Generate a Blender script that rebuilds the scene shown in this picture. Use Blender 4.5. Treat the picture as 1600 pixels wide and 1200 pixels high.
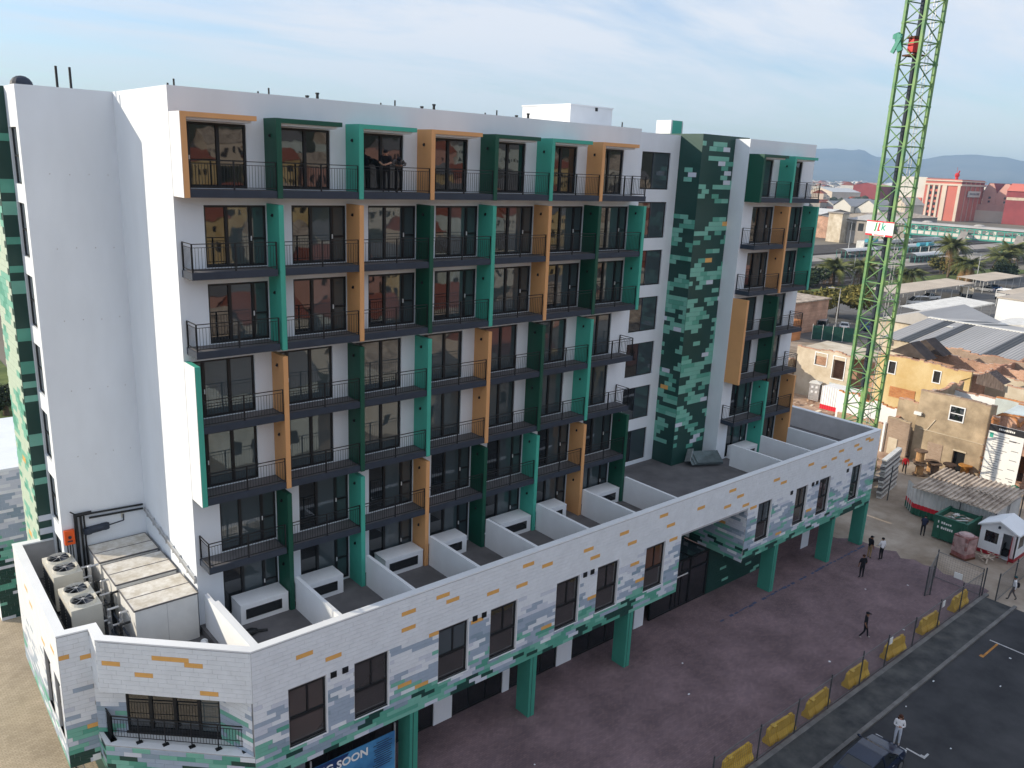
import bpy, bmesh, math, random
from mathutils import Vector, Matrix, noise as mnoise
for _o in list(bpy.data.objects): bpy.data.objects.remove(_o)
S = bpy.context.scene
COL = S.collection
R = random.Random(7)
PI = math.pi
# ---------------------------------------------------------------- camera, sky, sun, exposure
cam_d = bpy.data.cameras.new('camera'); cam = bpy.data.objects.new('camera', cam_d); COL.objects.link(cam)
cam_d.sensor_width = 36.0; cam_d.lens = 28.788; cam_d.clip_start = 0.3; cam_d.clip_end = 30000
CAM = Vector((-10.1757, -31.0154, 26.6075))
cam.matrix_world = (Matrix.Translation(CAM) @ Matrix.Rotation(-0.710265279, 4, 'Z') @ Matrix.Rotation(1.31025997, 4, 'X')
                    @ Matrix.Rotation(0.0438504, 4, 'Z'))
S.camera = cam
SUN = Vector((-3.5, 3.4, 1.95)).normalized()          # towards the sun
sun_d = bpy.data.lights.new('sun', 'SUN'); sun = bpy.data.objects.new('sun', sun_d); COL.objects.link(sun)
sun_d.energy = 4.6; sun_d.angle = math.radians(0.6); sun_d.color = (1.0, 0.88, 0.70)
sun.rotation_euler = (-SUN).to_track_quat('-Z', 'Y').to_euler()
wd = bpy.data.worlds.new('World'); S.world = wd; wd.use_nodes = True
nt = wd.node_tree; nt.nodes.clear()
N = nt.nodes.new; L = nt.links.new
out = N('ShaderNodeOutputWorld'); bg = N('ShaderNodeBackground'); L(bg.outputs[0], out.inputs[0])
sky = N('ShaderNodeTexSky'); sky.sky_type = 'NISHITA'; sky.sun_disc = False
sky.sun_elevation = math.asin(SUN.z); sky.sun_rotation = math.atan2(SUN.x, SUN.y)
sky.air_density = 1.3; sky.dust_density = 0.3; sky.ozone_density = 1.5; sky.altitude = 30
bg.inputs[1].default_value = 0.135
tc = N('ShaderNodeTexCoord'); sep = N('ShaderNodeSeparateXYZ'); L(tc.outputs['Generated'], sep.inputs[0])
mz = N('ShaderNodeMath'); mz.operation = 'MAXIMUM'; L(sep.outputs[2], mz.inputs[0]); mz.inputs[1].default_value = 0.0
ad = N('ShaderNodeMath'); ad.operation = 'ADD'; L(mz.outputs[0], ad.inputs[0]); ad.inputs[1].default_value = 0.10
dv = N('ShaderNodeVectorMath'); dv.operation = 'DIVIDE'; L(tc.outputs['Generated'], dv.inputs[0])
cb = N('ShaderNodeCombineXYZ')
for i in range(3): L(ad.outputs[0], cb.inputs[i])
L(cb.outputs[0], dv.inputs[1])
mp = N('ShaderNodeMapping'); L(dv.outputs[0], mp.inputs[0]); mp.inputs['Rotation'].default_value = (0, 0, 0.75); mp.inputs['Scale'].default_value = (0.42, 1.0, 0.0)
n1 = N('ShaderNodeTexNoise'); L(mp.outputs[0], n1.inputs[0]); n1.inputs['Scale'].default_value = 0.8; n1.inputs['Detail'].default_value = 9; n1.inputs['Roughness'].default_value = 0.60; n1.inputs['Distortion'].default_value = 0.3
rp = N('ShaderNodeValToRGB'); L(n1.outputs[0], rp.inputs[0])
rp.color_ramp.elements[0].position = 0.34; rp.color_ramp.elements[0].color = (0.04, 0.04, 0.04, 1)
rp.color_ramp.elements[1].position = 0.57; rp.color_ramp.elements[1].color = (0.92, 0.92, 0.92, 1)
hz = N('ShaderNodeMapRange'); L(sep.outputs[2], hz.inputs[0]); hz.inputs[1].default_value = 0.0; hz.inputs[2].default_value = 0.14; hz.inputs[3].default_value = 0.35; hz.inputs[4].default_value = 1.0
fm = N('ShaderNodeMath'); fm.operation = 'MULTIPLY'; L(rp.outputs[0], fm.inputs[0]); L(hz.outputs[0], fm.inputs[1])
tn = N('ShaderNodeMix'); tn.data_type = 'RGBA'; tn.blend_type = 'MULTIPLY'; tn.inputs[0].default_value = 1; tn.inputs[7].default_value = (0.80, 0.95, 1.27, 1); L(sky.outputs[0], tn.inputs[6])
mx = N('ShaderNodeMix'); mx.data_type = 'RGBA'; L(fm.outputs[0], mx.inputs[0]); L(tn.outputs[2], mx.inputs[6]); mx.inputs[7].default_value = (5.6, 5.8, 6.2, 1)
L(mx.outputs[2], bg.inputs[0])
S.view_settings.view_transform = 'Standard'; S.view_settings.look = 'None'; S.view_settings.gamma = 1; S.view_settings.use_curve_mapping = False
S.view_settings.exposure = 0.24
S.cycles.max_bounces = 8; S.cycles.diffuse_bounces = 3; S.cycles.glossy_bounces = 4; S.cycles.transparent_max_bounces = 12; S.cycles.volume_bounces = 0
S.cycles.use_denoising = True
# ---------------------------------------------------------------- materials
def mat(name, col, rough=0.65, var=0.10, scale=1.2, bump=0.0, bscale=30, metal=0.0, spec=0.4, col2=None, stretch=None, detail=6, pos=(0.35, 0.68)):
    m = bpy.data.materials.new(name); m.use_nodes = True
    t = m.node_tree; b = t.nodes['Principled BSDF']; b.inputs['Roughness'].default_value = rough; b.inputs['Metallic'].default_value = metal
    b.inputs['Specular IOR Level'].default_value = spec
    tcd = t.nodes.new('ShaderNodeTexCoord')
    mpn = t.nodes.new('ShaderNodeMapping'); t.links.new(tcd.outputs['Object'], mpn.inputs[0])
    if stretch: mpn.inputs['Scale'].default_value = stretch
    nz = t.nodes.new('ShaderNodeTexNoise'); nz.inputs['Scale'].default_value = scale; nz.inputs['Detail'].default_value = detail; nz.inputs['Roughness'].default_value = 0.62
    t.links.new(mpn.outputs[0], nz.inputs[0])
    r = t.nodes.new('ShaderNodeValToRGB'); t.links.new(nz.outputs[0], r.inputs[0])
    r.color_ramp.elements[0].position = pos[0]; r.color_ramp.elements[1].position = pos[1]
    c1 = tuple(c * (1 - var) for c in col); c2 = col2 or tuple(min(0.95, c * (1 + var)) for c in col)
    r.color_ramp.elements[0].color = (*c1, 1); r.color_ramp.elements[1].color = (*c2, 1)
    t.links.new(r.outputs[0], b.inputs['Base Color'])
    if bump:
        nb = t.nodes.new('ShaderNodeTexNoise'); nb.inputs['Scale'].default_value = bscale; nb.inputs['Detail'].default_value = 4
        t.links.new(mpn.outputs[0], nb.inputs[0])
        bp = t.nodes.new('ShaderNodeBump'); bp.inputs['Strength'].default_value = 0.6; bp.inputs['Distance'].default_value = bump
        t.links.new(nb.outputs[0], bp.inputs['Height']); t.links.new(bp.outputs[0], b.inputs['Normal'])
    return m
def brickmat(name, c1, c2, mortar, bw, bh, ms=0.012, rough=0.85, axis='xz', var=0.25, bump=0.006):
    m = bpy.data.materials.new(name); m.use_nodes = True; t = m.node_tree; b = t.nodes['Principled BSDF']; b.inputs['Roughness'].default_value = rough
    b.inputs['Specular IOR Level'].default_value = 0.25
    tcd = t.nodes.new('ShaderNodeTexCoord'); sp = t.nodes.new('ShaderNodeSeparateXYZ'); cbn = t.nodes.new('ShaderNodeCombineXYZ')
    t.links.new(tcd.outputs['Object'], sp.inputs[0])
    t.links.new(sp.outputs['xyz'.index(axis[0])], cbn.inputs[0]); t.links.new(sp.outputs['xyz'.index(axis[1])], cbn.inputs[1])
    br = t.nodes.new('ShaderNodeTexBrick'); t.links.new(cbn.outputs[0], br.inputs[0])
    br.inputs['Color1'].default_value = (*c1, 1); br.inputs['Color2'].default_value = (*c2, 1); br.inputs['Mortar'].default_value = (*mortar, 1)
    br.inputs['Scale'].default_value = 1.0; br.inputs['Brick Width'].default_value = bw; br.inputs['Row Height'].default_value = bh; br.inputs['Mortar Size'].default_value = ms
    nz = t.nodes.new('ShaderNodeTexNoise'); nz.inputs['Scale'].default_value = 0.35; nz.inputs['Detail'].default_value = 8; nz.inputs['Roughness'].default_value = 0.65
    t.links.new(tcd.outputs['Object'], nz.inputs[0])
    mr = t.nodes.new('ShaderNodeMapRange'); t.links.new(nz.outputs[0], mr.inputs[0]); mr.inputs[1].default_value = 0.3; mr.inputs[2].default_value = 0.7; mr.inputs[3].default_value = 1 - var; mr.inputs[4].default_value = 1 + var
    mm = t.nodes.new('ShaderNodeMix'); mm.data_type = 'RGBA'; mm.blend_type = 'MULTIPLY'; mm.inputs[0].default_value = 1
    t.links.new(br.outputs[0], mm.inputs[6]); t.links.new(mr.outputs[0], mm.inputs[7]); t.links.new(mm.outputs[2], b.inputs['Base Color'])
    bp = t.nodes.new('ShaderNodeBump'); bp.inputs['Distance'].default_value = bump; bp.inputs['Strength'].default_value = 0.7; bp.invert = True
    t.links.new(br.outputs['Fac'], bp.inputs['Height']); t.links.new(bp.outputs[0], b.inputs['Normal'])
    return m
def glassmat(name, col, ior=1.95, wav=0.003, rough=0.02):
    m = bpy.data.materials.new(name); m.use_nodes = True; t = m.node_tree; b = t.nodes['Principled BSDF']
    b.inputs['Base Color'].default_value = (*col, 1); b.inputs['Roughness'].default_value = rough; b.inputs['IOR'].default_value = ior
    tcd = t.nodes.new('ShaderNodeTexCoord'); oi = t.nodes.new('ShaderNodeObjectInfo')
    va = t.nodes.new('ShaderNodeVectorMath'); va.operation = 'ADD'; t.links.new(tcd.outputs['Object'], va.inputs[0])
    ml = t.nodes.new('ShaderNodeMath'); ml.operation = 'MULTIPLY'; ml.inputs[1].default_value = 57; t.links.new(oi.outputs['Random'], ml.inputs[0]); t.links.new(ml.outputs[0], va.inputs[1])
    nz = t.nodes.new('ShaderNodeTexNoise'); nz.inputs['Scale'].default_value = 1.1; nz.inputs['Detail'].default_value = 1.5; t.links.new(va.outputs[0], nz.inputs[0])
    bp = t.nodes.new('ShaderNodeBump'); bp.inputs['Distance'].default_value = wav; bp.inputs['Strength'].default_value = 1.0
    t.links.new(nz.outputs[0], bp.inputs['Height']); t.links.new(bp.outputs[0], b.inputs['Normal'])
    return m
M = {}
M['plaster'] = mat('white_plaster', (0.755, 0.80, 0.85), 0.8, 0.05, 0.45, 0.003, 25, stretch=(1, 1, 0.35))
M['coping'] = mat('white_coping', (0.78, 0.80, 0.82), 0.7, 0.04, 0.8)
M['orange'] = mat('orange_paint', (0.70, 0.36, 0.15), 0.6, 0.05, 0.6)
M['teal'] = mat('teal_paint', (0.06, 0.40, 0.30), 0.55, 0.06, 0.6)
M['dkgreen'] = mat('dark_green_paint', (0.004, 0.075, 0.045), 0.5, 0.10, 0.6)
M['charcoal'] = mat('charcoal_paint', (0.028, 0.038, 0.058), 0.6, 0.15, 0.9)
M['black'] = mat('black_metal', (0.010, 0.011, 0.013), 0.45, 0.15, 2)
M['floor'] = mat('terrace_screed', (0.13, 0.125, 0.13), 0.85, 0.22, 0.7, 0.004, 12)
M['glass'] = glassmat('dark_glass', (0.010, 0.013, 0.016))
M['glass4'] = glassmat('grey_glass', (0.045, 0.043, 0.042))
M['colteal'] = mat('column_teal', (0.05, 0.28, 0.21), 0.55, 0.08, 0.8)
M['glass2'] = glassmat('curtained_glass', (0.055, 0.075, 0.085))
M['glass3'] = glassmat('warm_glass', (0.10, 0.045, 0.022))
M['sheen'] = mat('white_handle', (0.7, 0.7, 0.7), 0.4, 0.02)
M['tie'] = mat('filled_tie', (.45,.45,.46), .9, .1); M['joint'] = mat('tile_joint', (0.42, 0.42, 0.43), 0.9, 0.08)
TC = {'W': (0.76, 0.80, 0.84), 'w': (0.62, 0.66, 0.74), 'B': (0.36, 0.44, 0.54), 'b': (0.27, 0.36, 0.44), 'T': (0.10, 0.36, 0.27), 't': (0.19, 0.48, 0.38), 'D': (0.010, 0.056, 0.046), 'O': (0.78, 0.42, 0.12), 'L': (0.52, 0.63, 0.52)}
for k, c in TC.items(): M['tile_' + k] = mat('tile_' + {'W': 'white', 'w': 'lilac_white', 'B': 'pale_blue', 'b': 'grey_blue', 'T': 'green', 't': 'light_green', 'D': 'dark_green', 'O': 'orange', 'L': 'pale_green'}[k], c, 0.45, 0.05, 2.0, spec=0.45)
# ---------------------------------------------------------------- mesh helpers
class MB:
    def __init__(s): s.v = []; s.f = []; s.m = []
    def quad(s, a, b, c, d, mi=0):
        n = len(s.v); s.v += [a, b, c, d]; s.f.append((n, n+1, n+2, n+3)); s.m.append(mi)
    def poly(s, pts, mi=0):
        n = len(s.v); s.v += list(pts); s.f.append(tuple(range(n, n+len(pts)))); s.m.append(mi)
    def box(s, x0, y0, z0, x1, y1, z1, mi=0):
        if x0 > x1: x0, x1 = x1, x0
        if y0 > y1: y0, y1 = y1, y0
        if z0 > z1: z0, z1 = z1, z0
        n = len(s.v)
        s.v += [(x0,y0,z0),(x1,y0,z0),(x1,y1,z0),(x0,y1,z0),(x0,y0,z1),(x1,y0,z1),(x1,y1,z1),(x0,y1,z1)]
        for q in ((0,3,2,1),(4,5,6,7),(0,1,5,4),(1,2,6,5),(2,3,7,6),(3,0,4,7)):
            s.f.append(tuple(n+i for i in q)); s.m.append(mi)
        return s
    def obox(s, c, ux, uy, uz, hx, hy, hz, mi=0):       # oriented box: centre, unit axes, half sizes
        c = Vector(c); n = len(s.v)
        for k in (-1, 1):
            for (i, j) in ((-1,-1),(1,-1),(1,1),(-1,1)):
                s.v.append(tuple(c + ux*(i*hx) + uy*(j*hy) + uz*(k*hz)))
        for q in ((0,3,2,1),(4,5,6,7),(0,1,5,4),(1,2,6,5),(2,3,7,6),(3,0,4,7)):
            s.f.append(tuple(n+i for i in q)); s.m.append(mi)
        return s
    def bar(s, p, q, w, h=None, mi=0):
        p = Vector(p); q = Vector(q); d = q-p; l = d.length
        if l < 1e-6: return s
        d /= l; a = d.cross(Vector((0,0,1))) if abs(d.z) < 0.95 else d.cross(Vector((1,0,0)))
        a.normalize(); b = a.cross(d)
        return s.obox((p+q)/2, a, d, b, w/2, l/2, (h or w)/2, mi)
    def tube(s, p, q, r, n=8, mi=0, r2=None, cap=True):
        p = Vector(p); q = Vector(q); d = (q-p); 
        if d.length < 1e-6: return s
        d.normalize(); a = d.cross(Vector((0,0,1))) if abs(d.z) < 0.95 else d.cross(Vector((1,0,0)))
        a.normalize(); b = a.cross(d); r2 = r if r2 is None else r2; k = len(s.v)
        for (c, rr) in ((p, r), (q, r2)):
            for i in range(n):
                t = 2*PI*i/n; s.v.append(tuple(c + a*(rr*math.cos(t)) + b*(rr*math.sin(t))))
        for i in range(n):
            j = (i+1) % n; s.f.append((k+i, k+n+i, k+n+j, k+j)); s.m.append(mi)
        if cap:
            s.f.append(tuple(k+i for i in range(n))); s.m.append(mi); s.f.append(tuple(k+n+n-1-i for i in range(n))); s.m.append(mi)
        return s
    def prism(s, pts, z0, z1, mi=0):                    # plan polygon (ccw) extruded upward
        n = len(pts); k = len(s.v)
        s.v += [(x, y, z0) for x, y in pts] + [(x, y, z1) for x, y in pts]
        for i in range(n):
            j = (i+1) % n; s.f.append((k+i, k+j, k+n+j, k+n+i)); s.m.append(mi)
        s.f.append(tuple(k+n-1-i for i in range(n))); s.m.append(mi); s.f.append(tuple(k+n+i for i in range(n))); s.m.append(mi)
        return s
    def ball(s, c, rx, ry, rz, nu=10, nv=6, mi=0, zmin=-1):
        k = len(s.v); cx, cy, cz = c
        for j in range(nv+1):
            ph = -PI/2 + PI*j/nv
            for i in range(nu):
                t = 2*PI*i/nu; s.v.append((cx + rx*math.cos(ph)*math.cos(t), cy + ry*math.cos(ph)*math.sin(t), cz + rz*max(zmin, math.sin(ph))))
        for j in range(nv):
            for i in range(nu):
                i2 = (i+1) % nu; s.f.append((k+j*nu+i, k+j*nu+i2, k+(j+1)*nu+i2, k+(j+1)*nu+i)); s.m.append(mi)
        return s
    def mesh(s, name, mats, off=(0,0,0), smooth=False):
        me = bpy.data.meshes.new(name); o = off
        me.from_pydata([(a-o[0], b-o[1], c-o[2]) for a, b, c in s.v], [], s.f)
        for mm in (mats if isinstance(mats, (list, tuple)) else [mats]): me.materials.append(M[mm] if isinstance(mm, str) else mm)
        me.polygons.foreach_set('material_index', s.m)
        if smooth: me.polygons.foreach_set('use_smooth', [True]*len(s.f))
        me.update(); return me
    def obj(s, name, mats, parent=None, local=False, smooth=False, loc=None):
        off = (0,0,0) if (local or parent is None) else tuple(parent['_w']) if '_w' in parent else (0,0,0)
        if loc is not None: off = loc
        me = s.mesh(name, mats, off, smooth)
        o = bpy.data.objects.new(name, me); COL.objects.link(o)
        if parent is not None: o.parent = parent
        if loc is not None:
            w = tuple(parent['_w']) if (parent is not None and '_w' in parent) else (0,0,0)
            o.location = tuple(loc[i]-w[i] for i in range(3))
        o['_w'] = off
        return o
def tag(o, label=None, cat=None, group=None, kind=None):
    if label: o['label'] = label
    if cat: o['category'] = cat
    if group: o['group'] = group
    if kind: o['kind'] = kind
    return o
def thing(name, label, cat, loc=(0,0,0), rz=0.0, group=None):
    o = bpy.data.objects.new(name, None); COL.objects.link(o); o.location = loc; o.rotation_euler = (0,0,rz); o['_w'] = tuple(loc)
    o.empty_display_size = 0.3
    return tag(o, label, cat, group)
def copy_tree(o, parent=None, loc=None, rz=None, label=None):
    c = o.copy(); COL.objects.link(c); c.parent = parent
    if loc is not None: c.location = loc
    if rz is not None: c.rotation_euler = (0,0,rz)
    if label: c['label'] = label
    for ch in list(o.children): copy_tree(ch, c)
    return c
class Proto:                                            # first placement moves the original, later ones are copies
    def __init__(s, o): s.o = o; s.used = False
    def put(s, parent, loc, rz=None, label=None):
        if not s.used:
            s.used = True; s.o.location = loc
            if rz is not None: s.o.rotation_euler = (0,0,rz)
            if label: s.o['label'] = label
            if parent is not None: s.o.parent = parent
            return s.o
        return copy_tree(s.o, parent, loc, rz, label)
def grid_wall(mb, P0, P1, z0, z1, th, holes, mi=0, top=None, inward=None, step=None):
    """wall along P0->P1 (plan), outer face on that line, thickness th to the left of the direction; holes = (u0,u1,za,zb)."""
    p0 = Vector((P0[0], P0[1])); p1 = Vector((P1[0], P1[1])); d = p1-p0; Lw = d.length; d /= Lw; nrm = Vector((-d.y, d.x))
    us = {0.0, Lw}; zs = {z0, z1}
    for h in holes: us |= {max(0, min(Lw, h[0])), max(0, min(Lw, h[1]))}; zs |= {max(z0, min(z1, h[2])), max(z0, min(z1, h[3]))}
    if step:
        k = 0.0
        while k < Lw: us.add(round(k, 3)); k += step
    us = sorted(us); zs = sorted(zs)
    us = [u for i, u in enumerate(us) if i == 0 or u-us[i-1] > 1e-4]; zs = [z for i, z in enumerate(zs) if i == 0 or z-zs[i-1] > 1e-4]
    def P(u, t, z): q = p0 + d*u + nrm*t; return (q.x, q.y, z)
    nu, nz = len(us)-1, len(zs)-1
    fill = [[True]*nz for _ in range(nu)]
    for i in range(nu):
        uc = (us[i]+us[i+1])/2
        for j in range(nz):
            zc = (zs[j]+zs[j+1])/2
            if any(h[0] < uc < h[1] and h[2] < zc < h[3] for h in holes): fill[i][j] = False
    tz = [top(us[i]) if top else None for i in range(nu+1)]
    def zt(i, j):                                       # height of grid level j at column edge i
        return zs[j] if not (top and j == nz) else max(zs[nz-1]+0.02, tz[i])
    for i in range(nu):
        for j in range(nz):
            if not fill[i][j]: continue
            a, b = us[i], us[i+1]; za = zs[j]; zb0 = zt(i, j+1); zb1 = zt(i+1, j+1)
            mb.quad(P(a,0,za), P(b,0,za), P(b,0,zb1), P(a,0,zb0), mi); mb.quad(P(b,th,za), P(a,th,za), P(a,th,zb0), P(b,th,zb1), mi)
            if i == 0 or not fill[i-1][j]: mb.quad(P(a,th,za), P(a,0,za), P(a,0,zb0), P(a,th,zb0), mi)
            if i == nu-1 or not fill[i+1][j]: mb.quad(P(b,0,za), P(b,th,za), P(b,th,zb1), P(b,0,zb1), mi)
            if j == 0 or not fill[i][j-1]: mb.quad(P(a,0,za), P(a,th,za), P(b,th,za), P(b,0,za), mi)
            if j == nz-1 or not fill[i][j+1]: mb.quad(P(a,0,zb0), P(b,0,zb1), P(b,th,zb1), P(a,th,zb0), mi)
    return mb
def text_obj(name, s, size, m, parent, o, ux, uz, extrude=0.004, bold=False, shear=0.0, align='LEFT'):
    """flat lettering: o = baseline origin, ux = writing direction, uz = up, in world space"""
    cu = bpy.data.curves.new(name, 'FONT'); cu.body = s; cu.size = size; cu.extrude = extrude; cu.shear = shear; cu.align_x = align
    if bold: cu.offset = 0.03*size
    cu.resolution_u = 3
    t = bpy.data.objects.new(name+'_curve', cu); COL.objects.link(t)
    bpy.context.view_layer.update()
    dg = bpy.context.evaluated_depsgraph_get(); me = bpy.data.meshes.new_from_object(t.evaluated_get(dg))
    bpy.data.objects.remove(t); bpy.data.curves.remove(cu)
    ux = Vector(ux).normalized(); uz = Vector(uz).normalized(); un = ux.cross(uz)
    mt = Matrix(((ux.x, uz.x, un.x, o[0]), (ux.y, uz.y, un.y, o[1]), (ux.z, uz.z, un.z, o[2]), (0,0,0,1)))
    w = Vector(parent['_w']) if (parent is not None and '_w' in parent) else Vector((0,0,0))
    me.transform(Matrix.Translation(-w) @ mt); me.materials.clear(); me.materials.append(M[m]); me.name = name
    ob = bpy.data.objects.new(name, me); COL.objects.link(ob); ob.parent = parent
    return ob
def vn(x, y, z=0.0): return mnoise.noise(Vector((x, y, z)))*0.5+0.5
# ================================================================= the apartment building
BLD = thing('apartment_building', 'white apartment block with coloured balcony fins above a tiled podium', 'building', (0, 0, 0))
ZT = {k: 25.30 - 2.94*(k-1) for k in range(1, 7)}; ZT[7] = 7.66
ROOF = 28.82; BAY = 3.48; HEAD = 2.33
BX = {'A': 0.0, 'B': 35.1}; NB = {'A': 7, 'B': 2}; XE = {'A': 24.96, 'B': 42.8}
# ---- sliding doors (three kinds), built in the opening's own frame
def make_door(w, splits, transom, name='sliding_door'):
    h = HEAD; mb = MB(); f = 0.075
    mb.box(0, .05, 0, f, .16, h).box(w-f, .05, 0, w, .16, h).box(f, .05, h-.09, w-f, .16, h).box(f, .05, 0, w-f, .16, .10)
    for s in splits: mb.box(s-.06, .04, .10, s+.06, .17, h-.09)
    e = [0+f] + splits + [w-f]
    for i in transom: mb.box(e[i]+.06, .055, 1.02, e[i+1]-.06 if i < 2 else e[i+1], .155, 1.10)
    o = mb.obj(name, 'black', BLD)
    for i in range(3):
        a = e[i] + (.06 if i else 0); b = e[i+1] - (.06 if i < 2 else 0)
        g = MB().box(a, .10, .10, b, .115, h-.09).obj('pane', 'glass' , o, local=True)
    MB().box(splits[-1 if transom == [2] else 0]-.02, .0, .98, splits[-1 if transom == [2] else 0]+.02, .04, 1.16).obj('handle', 'sheen', o, local=True)
    return o
door_right = Proto(make_door(2.42, [0.86, 1.80], [2]))     # side light on the right
door_top = Proto(make_door(2.56, [0.42, 1.50], [0]))       # top floor
door_left = Proto(make_door(2.52, [0.48, 1.50], [0]))      # side light on the left
def glass_vary(o, rr):
    k = rr.random()
    for ch in o.children:
        if ch.name.startswith('pane'):
            kk = 'glass'
            if k < 0.18: kk = 'glass2' if rr.random() < 0.6 else 'glass'
            if kk != 'glass':
                ch.material_slots[0].link = 'OBJECT'; ch.material_slots[0].material = M[kk]
def opening(row, b, bx):
    x = bx + b*BAY; z = ZT[row]
    if row == 1: return (x+.24, x+2.80, z+.02, z+.02+HEAD)
    if row in (4, 5): return (x+.26, x+2.78, z+.02, z+.02+HEAD)
    return (x+1.07, x+3.49, z+.02, z+.02+HEAD)
for blk in 'AB':
    bx = BX[blk]; holes = []
    for b in range(NB[blk]):
        for row in range(1, 8): holes.append(opening(row, b, bx))
    mb = MB()
    zlow = 7.3
    grid_wall(mb, (bx, 0), (XE[blk], 0), zlow, ROOF, 0.35, [(h[0]-bx, h[1]-bx, h[2], h[3]) for h in holes])
    mb.obj('facade_wall', 'plaster', BLD)
    for b in range(NB[blk]):
        for row in range(1, 8):
            h = opening(row, b, bx); pr = door_top if row == 1 else door_left if row in (4, 5) else door_right
            o = pr.put(BLD, (h[0], 0.02, h[2])); glass_vary(o, R)
# ---- balcony slabs with railings
def make_railing(x0, x1, left, right, parent):
    mb = MB(); y = -1.0; r = .022
    def run(p, q):
        mb.bar((*p, 1.03), (*q, 1.03), .04, .03); mb.bar((*p, .90), (*q, .90), .02); mb.bar((*p, .09), (*q, .09), .03)
        d = math.hypot(q[0]-p[0], q[1]-p[1]); n = max(2, int(d/.115))
        for i in range(1, n):
            t = i/n; x = p[0]+(q[0]-p[0])*t; yy = p[1]+(q[1]-p[1])*t
            mb.bar((x, yy, .09), (x, yy, .90), .011)
        for t in ([0, .5, 1] if d > 1.6 else [0, 1]):
            x = p[0]+(q[0]-p[0])*t; yy = p[1]+(q[1]-p[1])*t
            mb.bar((x, yy, -.12), (x, yy, 1.03), .05)
    run((x0, y), (x1, y))
    if left: run((x0, y), (x0, -.04))
    if right: run((x1, y), (x1, -.04))
    return mb.obj('railing', 'black', parent, local=True)
def make_balcony(w, left=False, right=False):
    mb = MB(); mb.box(0, -1.06, -.27, w, -.002, 0, 0); mb.box(.05, -1.0, 0, w-.05, -.01, .004, 1)
    o = mb.obj('balcony', ['charcoal', 'floor'], BLD)
    make_railing(.05 if left else .015, w-(.05 if right else .015), left, right, o)
    return o
bal = {(l, r): Proto(make_balcony(BAY-.20 + (.12 if r else 0), l, r)) for l, r in ((False, False), (True, False), (False, True))}
for blk in 'AB':
    bx = BX[blk]; n = NB[blk]
    for b in range(n):
        for row in range(1, 7):
            l = b == 0 and row in (2, 3, 6); r = b == n-1 and row in (1, 4, 5)
            bal[(l, r)].put(BLD, (bx + b*BAY + .235 - (.0 if not l else .09), 0, ZT[row]))
# ---- fins and hoods
def fin(x, za, zb, col, lamps, sidewhite=False):
    mb = MB(); mb.box(x, -1.10, za, x+.20, -.001, zb)
    if sidewhite: mb.box(x-.018, -1.085, za+.003, x, -.003, zb-.003, 1)
    o = mb.obj('fin', [col, 'coping'], BLD)
    for z in lamps:
        lm = MB(); lm.box(x-.06-.02*sidewhite, -.60, z, x-.0-.02*sidewhite, -.54, z+.12); lm.box(x-.09, -.59, z+.02, x-.06, -.55, z+.08); lm.obj('wall_lamp', 'black', o)
    return o
CO = {'O': 'orange', 'G': 'dkgreen', 'T': 'teal'}
PAT = {'A': {1: 'OGTOGTO', 2: 'TOGTOGT', 4: 'TOGTOGT', 6: 'GTOGTOG'}, 'B': {1: 'GT', 2: 'OT', 4: 'OG', 6: 'TO'}}
for blk in 'AB':
    bx = BX[blk]
    for i in range(NB[blk]):
        xl = bx + i*BAY + .03; xr = xl + BAY; first = blk == 'A' and i == 0
        c = CO[PAT[blk][1][i]]
        f1 = fin(xl, ZT[1]-.28, ZT[1]+2.64, c, [] if i == 0 else [ZT[1]+1.95], first)
        hd = MB(); hd.box(xl+.20, -1.098, ZT[1]+2.47, xl+2.74, -.001, ZT[1]+2.638); hd.obj('hood', c, BLD)
        sf = MB(); sf.box(xl+.21, -.92, ZT[1]+2.38, xl+2.60, -.0015, ZT[1]+2.469); sf.obj('hood_soffit', 'plaster', BLD)
        fin(xr, ZT[3]-.28, ZT[2]+2.42, CO[PAT[blk][2][i]], [ZT[3]+1.9, ZT[2]+1.95])
        fin(xl, ZT[5]-.28, ZT[4]+2.40, CO[PAT[blk][4][i]], [] if i == 0 else [ZT[5]+1.9, ZT[4]+1.9], first)
        fin(xr, 7.62, ZT[6]+2.40, CO[PAT[blk][6][i]], [ZT[7]+1.9, ZT[6]+1.9])
# ---- block shells: main block, wing, stair wall, tower, right block
mb = MB(); D = 14.0
mb.quad((0,D,7.3),(0,.35,7.3),(0,.35,ROOF),(0,D,ROOF)); mb.quad((24.96,.35,7.3),(24.96,2.8,7.3),(24.96,2.8,ROOF),(24.96,.35,ROOF))
mb.quad((0,D,ROOF),(0,.35,ROOF),(24.96,.35,ROOF),(24.96,D,ROOF)); mb.quad((24.96,D,0),(0,D,0),(0,D,ROOF),(24.96,D,ROOF))
mb.quad((.35,.35,7.3),(.35,D,7.3),(.35,D,ROOF-.01),(.35,.35,ROOF-.01))
mb.obj('block_shell', 'plaster', BLD)
mb = MB(); mb.box(35.1, .352, 7.3, 42.8, 8, ROOF-.002); mb.obj('block_shell', 'plaster', BLD)
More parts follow.
